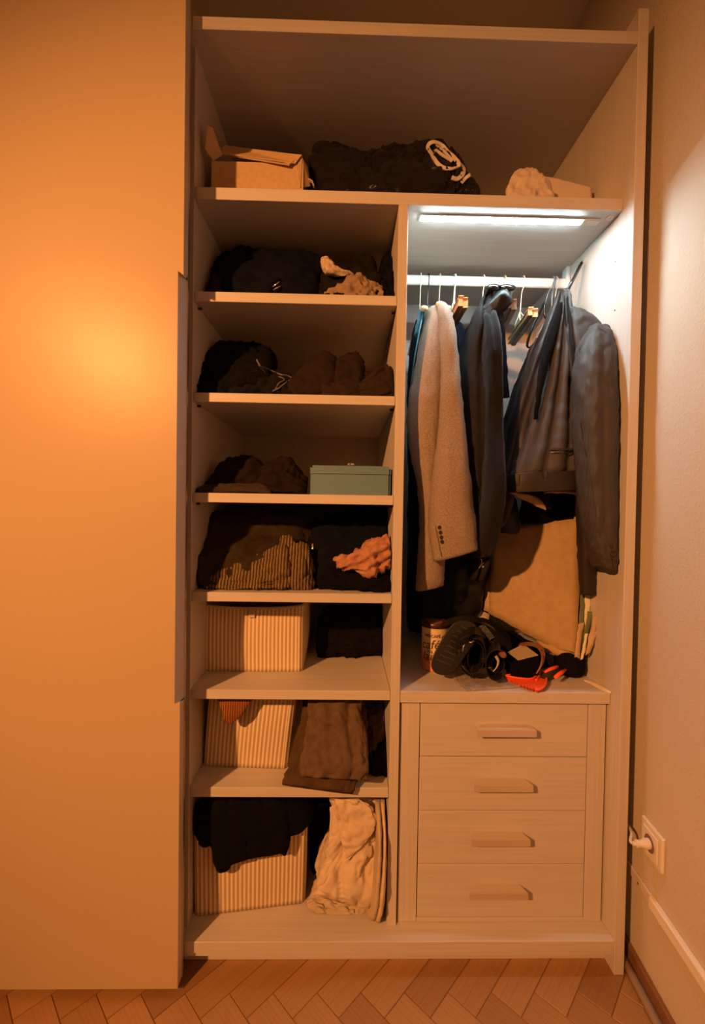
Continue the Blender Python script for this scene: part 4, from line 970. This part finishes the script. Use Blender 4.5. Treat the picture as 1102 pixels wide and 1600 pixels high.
    cl('lapel_shadow', [(872, 474, 880, 472, .128, .010), (860, 505, 876, 500, .120, .014), (849, 540, 866, 538, .112, .016), (842, 580, 853, 580, .104, .016), (838, 620, 846, 620, .098, .012), (834, 655, 840, 655, .096, .006)], M['black_cloth'], J, seed=103, wr=.001, nu=24, taper=.9)  # black strip shaped as the shadow along the lapel
    # black stick
    T = thing('black_stick', 'thin black stick with a bright metal tip rising out of the suit collar', 'stick', tuple(P(886, 458, .17)))
    a, b = P(883, 462, .172), P(909, 411, .20)
    tube('shaft', [a, b], .0048, M['black_gloss'], T, 10)
    tube('tip', [lerp(a, b, .97)+Vector((-.0, -.003, .002)), lerp(a, b, 1.05)], .0036, M['chrome'], T, 10)
suit()

# ------------------------------------------------------------------ on top of the drawers
def kraft_bag():
    TL, TR, BR, BL = P(770, 822, .33), P(906, 811, .215), PZ(905, 1036, ZD+.03), P(764, 958, .29)
    BR = P(903, 1034, .135)
    T = thing('kraft_bag', 'large brown kraft paper bag leaning at the right above the drawers', 'bag', (BR.x, BR.y, ZD))
    def sheet(name, TL, TR, BR, BL, th, m, bulge=.012, seed=0, parent=T):
        n = (TR-TL).cross(BL-TL).normalized()
        if n.y > 0: n = -n
        bm = bmesh.new(); NN = 14; G = {}
        for s in (0, 1):
            for i in range(NN+1):
                for j in range(NN+1):
                    p = lerp(lerp(TL, TR, i/NN), lerp(BL, BR, i/NN), j/NN)
                    b = bulge*math.sin(math.pi*i/NN)*math.sin(math.pi*j/NN) + .006*noise.noise(p*9+Vector((seed, 0, 0))) + .003*noise.noise(p*28)
                    if i in (0, NN) or j in (0, NN): p = p + (TR-TL).normalized()*.003*noise.noise(p*60)+Vector((0, 0, .003*noise.noise(p*55+Vector((4, 4, 4)))))
                    G[s, i, j] = bm.verts.new(p + n*(b + (0 if s else th)))
        for i in range(NN):
            for j in range(NN):
                bm.faces.new((G[0, i, j], G[0, i+1, j], G[0, i+1, j+1], G[0, i, j+1])); bm.faces.new((G[1, i, j], G[1, i, j+1], G[1, i+1, j+1], G[1, i+1, j]))
            bm.faces.new((G[0, i, 0], G[1, i, 0], G[1, i+1, 0], G[0, i+1, 0])); bm.faces.new((G[0, i, NN], G[0, i+1, NN], G[1, i+1, NN], G[1, i, NN]))
            bm.faces.new((G[0, 0, i], G[0, 0, i+1], G[1, 0, i+1], G[1, 0, i])); bm.faces.new((G[0, NN, i], G[1, NN, i], G[1, NN, i+1], G[0, NN, i+1]))
        bmesh.ops.recalc_face_normals(bm, faces=bm.faces); return bm_link(name, bm, m, parent, True)
    sheet('front_panel', TL, TR, BR, BL, .004, M['kraft'])
    back = Vector((-.004, .035, .0))
    sheet('back_panel', TL+back, TR+back, P(926, 1008, .145), BL+back, .003, M['kraft_side'], .004, 3)
    sheet('side_fold', P(904, 975, .150), P(912, 972, .150), P(906, 1030, .130), P(898, 1028, .130), .003, M['kraft_side'], .002, 4)
    sheet('torn_flap', P(927, 962, .112), P(937, 964, .108), P(928, 1000, .115), P(920, 1018, .120), .003, M['kraft_side'], .003, 5)
    sheet('torn_flap', P(922, 985, .118), P(933, 985, .114), P(921, 1020, .120), P(914, 1024, .122), .003, M['kraft_side'], .003, 6)
    sheet('bottom_fold', P(838, 1000, .20), P(905, 1024, .130), P(903, 1038, .128), P(846, 1012, .195), .003, M['kraft'], .004, 7)
    pa = thing('paper_folders', 'green and off-white paper folders sticking out of the kraft bag side', 'folders', tuple(P(915, 1000, .22)))
    sheet('green_folder', P(907, 925, .165), P(917, 925, .160), P(911, 1026, .140), P(903, 1026, .140), .004, M['green_paper'], .001, 8, pa)
    sheet('paper_sheet', P(914, 922, .150), P(924, 922, .146), P(919, 975, .145), P(913, 985, .145), .002, M['white_paper'], .001, 9, pa)
    sheet('paper_sheet', P(919, 955, .138), P(926, 956, .134), P(914, 1022, .130), P(908, 1026, .130), .002, M['green_paper'], .001, 10, pa)
    sheet('paper_sheet', P(915, 990, .128), P(919, 990, .126), P(911, 1030, .124), P(906, 1031, .124), .002, M['white_paper'], .001, 11, pa)
kraft_bag()
def can():
    c = PZ(678, 1043, ZD); y = c.y+.0; r = .0375; h = P(678, 975, y).z-ZD
    x = (P(658, 1010, y).x+P(701, 1010, y).x)/2
    T = thing('coffee_tin', 'cream and orange coffee tin with a brown lid beside the divider', 'tin', (x, y, ZD))
    m, nt, b = nmat('tin_print'); mp = mapping(nt, (1, 1, 1)); sx = N(nt, 'ShaderNodeSeparateXYZ'); nt.links.new(mp.outputs[0], sx.inputs[0])
    no = N(nt, 'ShaderNodeTexNoise'); no.inputs['Scale'].default_value = 40; nt.links.new(mp.outputs[0], no.inputs['Vector'])
    ad = N(nt, 'ShaderNodeMath', operation='MULTIPLY_ADD'); ad.inputs[1].default_value = .06; nt.links.new(no.outputs['Fac'], ad.inputs[0]); nt.links.new(sx.outputs['Z'], ad.inputs[2])
    r_ = ramp(nt, (.62, .24, .05), (.78, .60, .36), .055, .085); nt.links.new(ad.outputs[0], r_.inputs[0]); nt.links.new(r_.outputs[0], b.inputs['Base Color']); b.inputs['Roughness'].default_value = .35
    lathe('body', [(r*.97, 0), (r, .002), (r, .004), (r*.985, .005), (r*1.0, h*.5), (r*1.02, h-.004), (r*1.02, h)], (x, y, ZD), m, T, 40)
    lathe('lid', [(r*1.05, h-.004), (r*1.07, h-.003), (r*1.07, h+.006), (r*1.03, h+.009), (r*.9, h+.009), (r*.84, h+.006), (r*.3, h+.006)], (x, y, ZD), plain('dark_brown_lid', (.05, .018, .01), .35), T, 40)
    lathe('lid_disc', [(r*.60, h+.006), (r*.60, h+.0075), (r*.56, h+.0078)], (x, y, ZD), plain('lid_print', (.24, .10, .045), .4), T, 32)
    ink = plain('brown_ink', (.10, .025, .012), .5)
    def wrap(s, size, ang, z, shear=0, rot=0, bold=0):
        me = text_mesh(s, size, shear, .0002, bold)
        for v in me.vertices:
            X, Y, Z = v.co
            X, Y = X*math.cos(rot)-Y*math.sin(rot), X*math.sin(rot)+Y*math.cos(rot)
            rr = r*1.018+.0004+Z; a = ang + X/r
            v.co = (x+rr*math.sin(a), y-rr*math.cos(a), ZD+z+Y)
        link('lettering', me, ink, T, False)
    wrap('NESCAFÉ', .0112, -.40, h*.80, 0, 0, .0002)
    wrap('café', .036, -.62, h*.60, .25, .08)
    wrap('au', .018, -.62, h*.47, .2)
    wrap('lait', .036, -.66, h*.34, .25, .08)
    pts = []
    for a, z in ((.32, h*.74), (.36, h*.80), (.5, h*.815), (.75, h*.815), (.9, h*.85)): pts.append((x+(r*1.02+.0006)*math.sin(a), y-(r*1.02+.0006)*math.cos(a), ZD+z))
    tube('printed_stroke', crv(pts, 3), .0009, ink, T, 6)
can()
def shoes_and_straps():
    # sandal standing on its side, tread towards us
    T = thing('black_sandal', 'black rubber sandal standing on its side with the grooved sole facing out', 'sandal', tuple(P(700, 1050, .11)))
    out = [(674, 1040), (677, 1024), (688, 1003), (700, 984), (712, 972), (728, 970), (742, 975), (748, 990), (740, 1008), (728, 1024), (718, 1040), (709, 1051), (694, 1055), (680, 1051)]
    outline = crv(out, 4, True)
    def slab(name, ol, y0, y1, m, inset=0, lean=.0):
        bm = bmesh.new(); cu = sum(p[0] for p in ol)/len(ol); cv = sum(p[1] for p in ol)/len(ol)
        rings = []
        for k, (yy, s) in enumerate(((y0, .90), (y0-.003, 1.0), (lerp(y0, y1, .5), 1.0), (y1, .96))):
            if k == 0: yy, s = y0-.004, .92
            rings.append([bm.verts.new(P(cu+(u-cu)*s, cv+(v-cv)*s, yy + lean*(u-cu)/60)) for u, v in ol])
        for A, B in zip(rings, rings[1:]):
            for j in range(len(ol)): bm.faces.new((A[j], A[(j+1) % len(ol)], B[(j+1) % len(ol)], B[j]))
        bm.faces.new(rings[0][::-1]); bm.faces.new(rings[-1]); bmesh.ops.recalc_face_normals(bm, faces=bm.faces)
        return bm_link(name, bm, m, T, True)
    slab('sole', outline, .098, .125, M['rubber'], lean=.03)
    M['tread'] = plain('worn_rubber_tread', (.045, .036, .030), .65)
    for k in range(8):
        t = k/7; a = (lerp(684, 722, t)-2, lerp(1030, 978, t)); b = (lerp(711, 744, t)-6, lerp(1036, 985, t)+3)
        yy = .0925
        p, q = P(a[0], a[1], yy+.03*(a[0]-711)/60), P(b[0], b[1], yy+.03*(b[0]-711)/60)
        strap('tread_rib', [p, lerp(p, q, .5)+Vector((0, -.0005, 0)), q], (.001, 0, .0045), .003, M['tread'], T)
    def band(name, pts, wv, th, m, parent):
        return strap(name, crv([tuple(P(*p)) for p in pts], 6), wv, th, m, parent)
    band('foot_strap', [(720, 1035, .12), (712, 1010, .10), (722, 992, .09), (742, 985, .10), (758, 992, .13)], (.010, .030, .012), .003, M['leather'], T)
    band('heel_strap', [(722, 1045, .13), (735, 1052, .12), (748, 1044, .12), (754, 1022, .12), (756, 1000, .14)], (.004, .028, .004), .003, M['leather'], T)
    band('instep_strap', [(700, 972, .15), (722, 967, .13), (745, 968, .13), (768, 978, .14), (784, 992, .15)], (0, .020, .010), .003, M['leather'], T)
    for a, b in (((723, 1018), (726, 1007)), ((733, 1003), (740, 1001))):
        tube('buckle', [P(a[0], a[1], .08), P((a[0]+b[0])/2, b[1]+3, .078), P(b[0], b[1], .08)], .0016, M['alu'], T, 6)
    # rolled belt: wide glossy band standing on edge
    def ring(T, name, cu, cv, ru, rv, y, wv, th, m, a0, a1, rot=0):
        pts = []
        for k in range(25):
            a = math.radians(lerp(a0, a1, k/24)); du, dv = ru*math.cos(a), rv*math.sin(a)
            pts.append(P(cu+du*math.cos(rot)-dv*math.sin(rot), cv+du*math.sin(rot)+dv*math.cos(rot), y))
        return strap(name, pts, wv, th, m, T)
    T = thing('leather_belt', 'glossy black leather belt rolled in a wide loop beside the sandal', 'belt', tuple(P(750, 1052, .12)))
    ring(T, 'belt_band', 742, 1020, 17, 27, .10, (.016, .045, .002), .0028, M['leather'], -110, 140, .15)
    ring(T, 'belt_band', 744, 1022, 12, 22, .125, (.014, .040, .002), .0028, M['leather'], -100, 200, .15)
    strap('belt_end', crv([tuple(P(*p)) for p in [(722, 1036, .11), (730, 1046, .10), (742, 1050, .095), (752, 1040, .09)]], 5), (.006, .03, .004), .0028, M['leather'], T)
    T = thing('leather_belt', 'second black leather belt coil, with a white inner label, right of the first', 'belt', tuple(P(775, 1058, .12)))
    ring(T, 'belt_band', 776, 1034, 17, 24, .085, (.014, .045, .002), .0028, M['leather'], 60, 290, .0)
    ring(T, 'belt_band', 778, 1032, 10, 15, .11, (.010, .035, .002), .0028, M['leather'], 0, 330, 0)
    strap('inner_label', crv([tuple(P(*p)) for p in [(775, 1025, .075), (779, 1033, .073), (777, 1042, .073), (772, 1048, .075)]], 4), (.008, .01, 0), .0015, M['white_paper'], T)
    lathe('buckle_knob', [(.001, -.012), (.007, -.011), (.009, -.004), (.009, .004), (.007, .011)], P(785, 1022, .085), M['brown_leather'], T, 20, 'y')
    # black crumpled cloth behind all
    heap('black_cloth', [(700, 985, .3, .24, .05), (720, 966, .3, .22, .12), (760, 972, .3, .2, .16), (800, 990, .27, .19, .16), (830, 1005, .25, .19, .1), (850, 1015, .24, .2, .05)], ZD, M['black_cloth'], None,
        'black crumpled cloth lying behind the belts above the drawers', 'clothing', seed=110, wr=.010, wf=18)
    T = thing('black_pouch', 'black mesh pouch with a grey patch behind the rolled belts', 'pouch', tuple(P(765, 1010, .16)))
    cl('pouch_body', [(742, 972, 752, 1000, .17, .03), (755, 968, 765, 1010, .16, .05), (775, 978, 785, 1015, .155, .05), (795, 990, 800, 1012, .155, .03)], M['charcoal'], T, seed=111, wr=.006, wf=24, nu=36)
    M['mesh'] = fabric('grey_mesh', (.07, .065, .06), .6, 300, .8, fine=260)
    strap('grey_patch', [P(752, 977, .13), P(761, 987, .125), P(769, 998, .125)], (.014, 0, .008), .002, M['mesh'], T)
    strap('pouch_handle', crv([tuple(P(*p)) for p in [(742, 968, .13), (760, 970, .12), (778, 982, .12), (794, 996, .13)]], 5), (0, .006, .010), .003, M['black_cloth'], T)
    # box
    T = thing('shoe_box', 'small open black box with folded cream paper inside, left of the brown strap', 'box', tuple(P(815, 1045, .11)))
    A, B, Cc, Dd = P(793, 1022, .135), P(810, 1034, .10), P(842, 1027, .115), P(826, 1012, .17)
    def wall(name, p, q, m, dz=0):
        n = Vector((-(q-p).y, (q-p).x, 0)).normalized()*.002; bm = bmesh.new(); z0 = ZD+.001
        P4 = [p, q]; vs = [bm.verts.new((v.x+s*n.x, v.y+s*n.y, zz)) for zz, g in ((z0, 0), (None, 1)) for v in P4 for s in (-1, 1) for zz in [z0 if not g else v.z+dz]]
        bmesh.ops.convex_hull(bm, input=vs); return bm_link(name, bm, m, T)
    for p, q in ((A, B), (B, Cc), (Cc, Dd), (Dd, A)): wall('side_wall', p, q, M['black_cloth'])
    bm = bmesh.new(); up = Vector((0, 0, .002))
    q1, q2, q3, q4 = P(793, 1019, .128), P(810, 1032, .095), P(842, 1024, .11), P(818, 1006, .175)
    mid = (q1+q2+q3+q4)/4-Vector((0, 0, .004))
    a = [bm.verts.new(v) for v in (q1, q2, q3, q4, mid)]
    bm.faces.new((a[0], a[1], a[4])); bm.faces.new((a[1], a[2], a[4])); bm.faces.new((a[2], a[3], a[4])); bm.faces.new((a[3], a[0], a[4]))
    bmesh.ops.solidify(bm, geom=list(bm.faces), thickness=.0015); bmesh.ops.recalc_face_normals(bm, faces=bm.faces)
    bm_link('folded_paper', bm, plain('cream_paper', (.85, .70, .46), .6), T)
    # brown strap
    T = thing('brown_strap', 'brown leather strap arching over the black box', 'strap', tuple(P(845, 1045, .1)))
    strap('leather_band', crv([tuple(P(*p)) for p in [(812, 1007, .18), (828, 1006, .15), (842, 1010, .12), (849, 1022, .10), (847, 1038, .09), (840, 1050, .085)]], 6), [Vector((.010+.004*math.sin(k/31*3), .012, .004)) for k in range(31)], .003, M['brown_leather'], T)
    for u, v in ((847, 1016), (850, 1026)): lathe('rivet', [(.0018, 0), (.001, -.001)], P(u, v, .094), M['rubber'], T, 8, 'y')
shoes_and_straps()
def felt_pouch():
    ps = [(708, 1054), (712, 1050), (760, 1052), (815, 1058), (830, 1068), (800, 1072), (760, 1075), (734, 1077), (724, 1076), (716, 1068)]
    ol = crv([tuple(PZ(u, v, ZD+.006)) for u, v in ps], 4, True)
    bm = bmesh.new(); rings = []
    cc = sum((Vector(p) for p in ol), Vector())/len(ol)
    for dz, s in ((-.0055, .985), (-.005, 1), (-.001, 1), (.0, .985)):
        rings.append([bm.verts.new(Vector((cc.x+(p[0]-cc.x)*s, cc.y+(p[1]-cc.y)*s, p[2]+dz))) for p in ol])
    for A, B in zip(rings, rings[1:]):
        for j in range(len(ol)): bm.faces.new((A[j], A[(j+1) % len(ol)], B[(j+1) % len(ol)], B[j]))
    bm.faces.new(rings[0][::-1]); bm.faces.new(rings[-1]); bmesh.ops.recalc_face_normals(bm, faces=bm.faces)
    T = thing('felt_pouch', 'flat grey felt pouch with small dark lettering at the front edge above the drawers', 'pouch', (cc.x, cc.y, ZD))
    bm_link('felt_body', bm, M['felt'], T)
    me = text_mesh('Lumeneo', .011, 0, .0003, .0002); p = PZ(748, 1059.5, ZD+.0066); q = PZ(760, 1060.0, ZD+.0066); ang = math.atan2(q.y-p.y, q.x-p.x)
    me.transform(Matrix.Translation(p) @ Matrix.Rotation(ang, 4, 'Z')); link('lettering', me, M['button'], T, False)
felt_pouch()
def scraper():
    T = thing('ice_scraper', 'bright orange ice scraper with a toothed edge and black grip', 'ice scraper', tuple(PZ(830, 1070, ZD)))
    z = ZD+.012
    # blade: tapering toothed plate with raised curved rim
    p0 = PZ(789, 1056, z); tip = []
    base = [(789, 1055)]
    teeth = []
    n = 10
    for k in range(n):
        t = k/(n-1); u, v = lerp(793, 836, t), lerp(1061, 1077, t**.85)
        teeth += [(u-1.2, v-1.8), (u+.6, v+2.0)]
    rim = [(842, 1078), (850, 1073), (854, 1062), (853, 1053)]
    top = [(843, 1052), (842, 1047), (820, 1049)]
    pts = base + teeth + rim + top
    bm = bmesh.new()
    A = [bm.verts.new(PZ(u, v, ZD+.010)) for u, v in pts]; B = [bm.verts.new(PZ(u, v, ZD+.010)-Vector((0, 0, .004))) for u, v in pts]
    bm.faces.new(A); bm.faces.new(B[::-1]); k = len(pts)
    for i in range(k): bm.faces.new((A[i], B[i], B[(i+1) % k], A[(i+1) % k]))
    bmesh.ops.recalc_face_normals(bm, faces=bm.faces)
    bmesh.ops.triangulate(bm, faces=[f for f in bm.faces if len(f.verts) > 4])
    bm_link('toothed_blade', bm, M['orange'], T)
    tube('rim', crv([tuple(PZ(u, v, ZD+.013)) for u, v in [(836, 1077), (846, 1076), (853, 1067), (853, 1054), (844, 1055), (838, 1063)]], 5), .0032, M['orange'], T)
    tube('ridge', crv([tuple(PZ(u, v, ZD+.013)) for u, v in [(790, 1056), (815, 1060), (832, 1060), (843, 1051)]], 5), .0026, M['orange'], T)
    tube('ridge', crv([tuple(PZ(u, v, ZD+.013)) for u, v in [(790, 1055), (820, 1051), (842, 1048)]], 5), .0022, M['orange'], T)
    a, b = PZ(848, 1058, ZD+.014), PZ(886, 1042, ZD+.016)
    tube('grip', [a, lerp(a, b, .3), lerp(a, b, .8), b], [.011, .012, .012, .009], M['rubber'], T, 12)
    for s, u0, v0, u1, v1 in ((0, 850, 1050, 879, 1039), (1, 868, 1058, 884, 1046)):
        p, q = PZ(u0, v0, ZD+.026), PZ(u1, v1, ZD+.026)
        tube('orange_inlay', [p, lerp(p, q, .5), q], [.0045, .0055, .0035], M['orange'], T, 10)
    # black woollen ball hat
    c = PZ(912, 1060, ZD); c = Vector((P(912, 1045, .16).x, .16, 0)); r = .042
    o = lathe('woollen_hat', [(.02, 0), (r*.85, .006), (r, .026), (r*.95, .045), (r*.7, .062), (r*.3, .070), (.001, .072)], (min(c.x, XI-r-.004), c.y, ZD+.0005), M['blackfluff'], None, 32)
    tag(o, 'round black woollen ball in the right corner above the drawers', 'hat')
    # peeled edging strip
    T = thing('edging_strip', 'torn pale edging strip curling along the right edge above the drawers', 'strip', tuple(PZ(935, 1075, ZD)))
    pp = [PZ(913, 1063, ZD+.003), PZ(926, 1068, ZD+.004), PZ(938, 1074, ZD+.003), PZ(948, 1079, ZD+.002), PZ(955, 1083, ZD+.001)]
    strap('strip', crv([tuple(p) for p in pp], 4), [Vector((.003+.009*math.sin(math.pi*min(1, k/16)), 0.0, .003)) for k in range(17)], .0012, plain('pale_edging', (.78, .66, .5), .5), T)
scraper()

# ------------------------------------------------------------------ socket
def socket():
    a = PX(1007, 1276, XW); b = PX(1045, 1315, XW-.008); c = PX(1045, 1369, XW-.008); y1, y0 = a.y, b.y; zt = (a.z+b.z)/2; zb = c.z
    zc = (zt+zb)/2; h = .041; yc = (y0+y1)/2
    T = thing('wall_socket', 'cream wall socket with a plug and cable low on the right wall', 'socket', (XW, yc, zc))
    bx('plate', XW-.009, XW, yc-h, yc+h, zc-h, zc+h, M['plastic_white'], T, .003)
    bx('insert', XW-.013, XW-.009, yc-h*.72, yc+h*.72, zc-h*.72, zc+h*.72, M['plastic_white'], T, .002)
    lathe('well', [(.0205, -.0042), (.0225, -.0055), (.0205, -.0055), (.019, -.0045)], (XW-.009, yc, zc), M['plastic_white'], T, 28, 'x')
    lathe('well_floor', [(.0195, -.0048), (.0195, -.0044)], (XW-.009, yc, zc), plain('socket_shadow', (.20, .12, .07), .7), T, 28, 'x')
    P_ = thing('power_plug', 'cream flat plug with cable pushed into the wall socket', 'plug', (XW-.02, yc, zc))
    lathe('plug_body', [(.0115, -.0052), (.0115, -.016), (.0085, -.022), (.0075, -.030), (.0085, -.031), (.0085, -.036), (.005, -.037), (.0045, -.044)], (XW-.009, yc, zc), M['plastic_white'], P_, 24, 'x')
    tube('cable', crv([(XW-.044, yc, zc), (XW-.052, yc+.010, zc-.003), (XW-.030, yc+.045, zc-.008), (XW-.018, yc+.09, zc-.02), (XW-.012, yc+.2, zc-.05)], 6), .0036, M['plastic_white'], P_, 10)
    for r in (T, P_):
        for o in list(r.children):
            for v in o.data.vertices: v.co.x += WK*(v.co.y+Vector(r['_o']).y)
socket()
for o in bpy.data.objects:
    if '_o' in o: del o['_o']
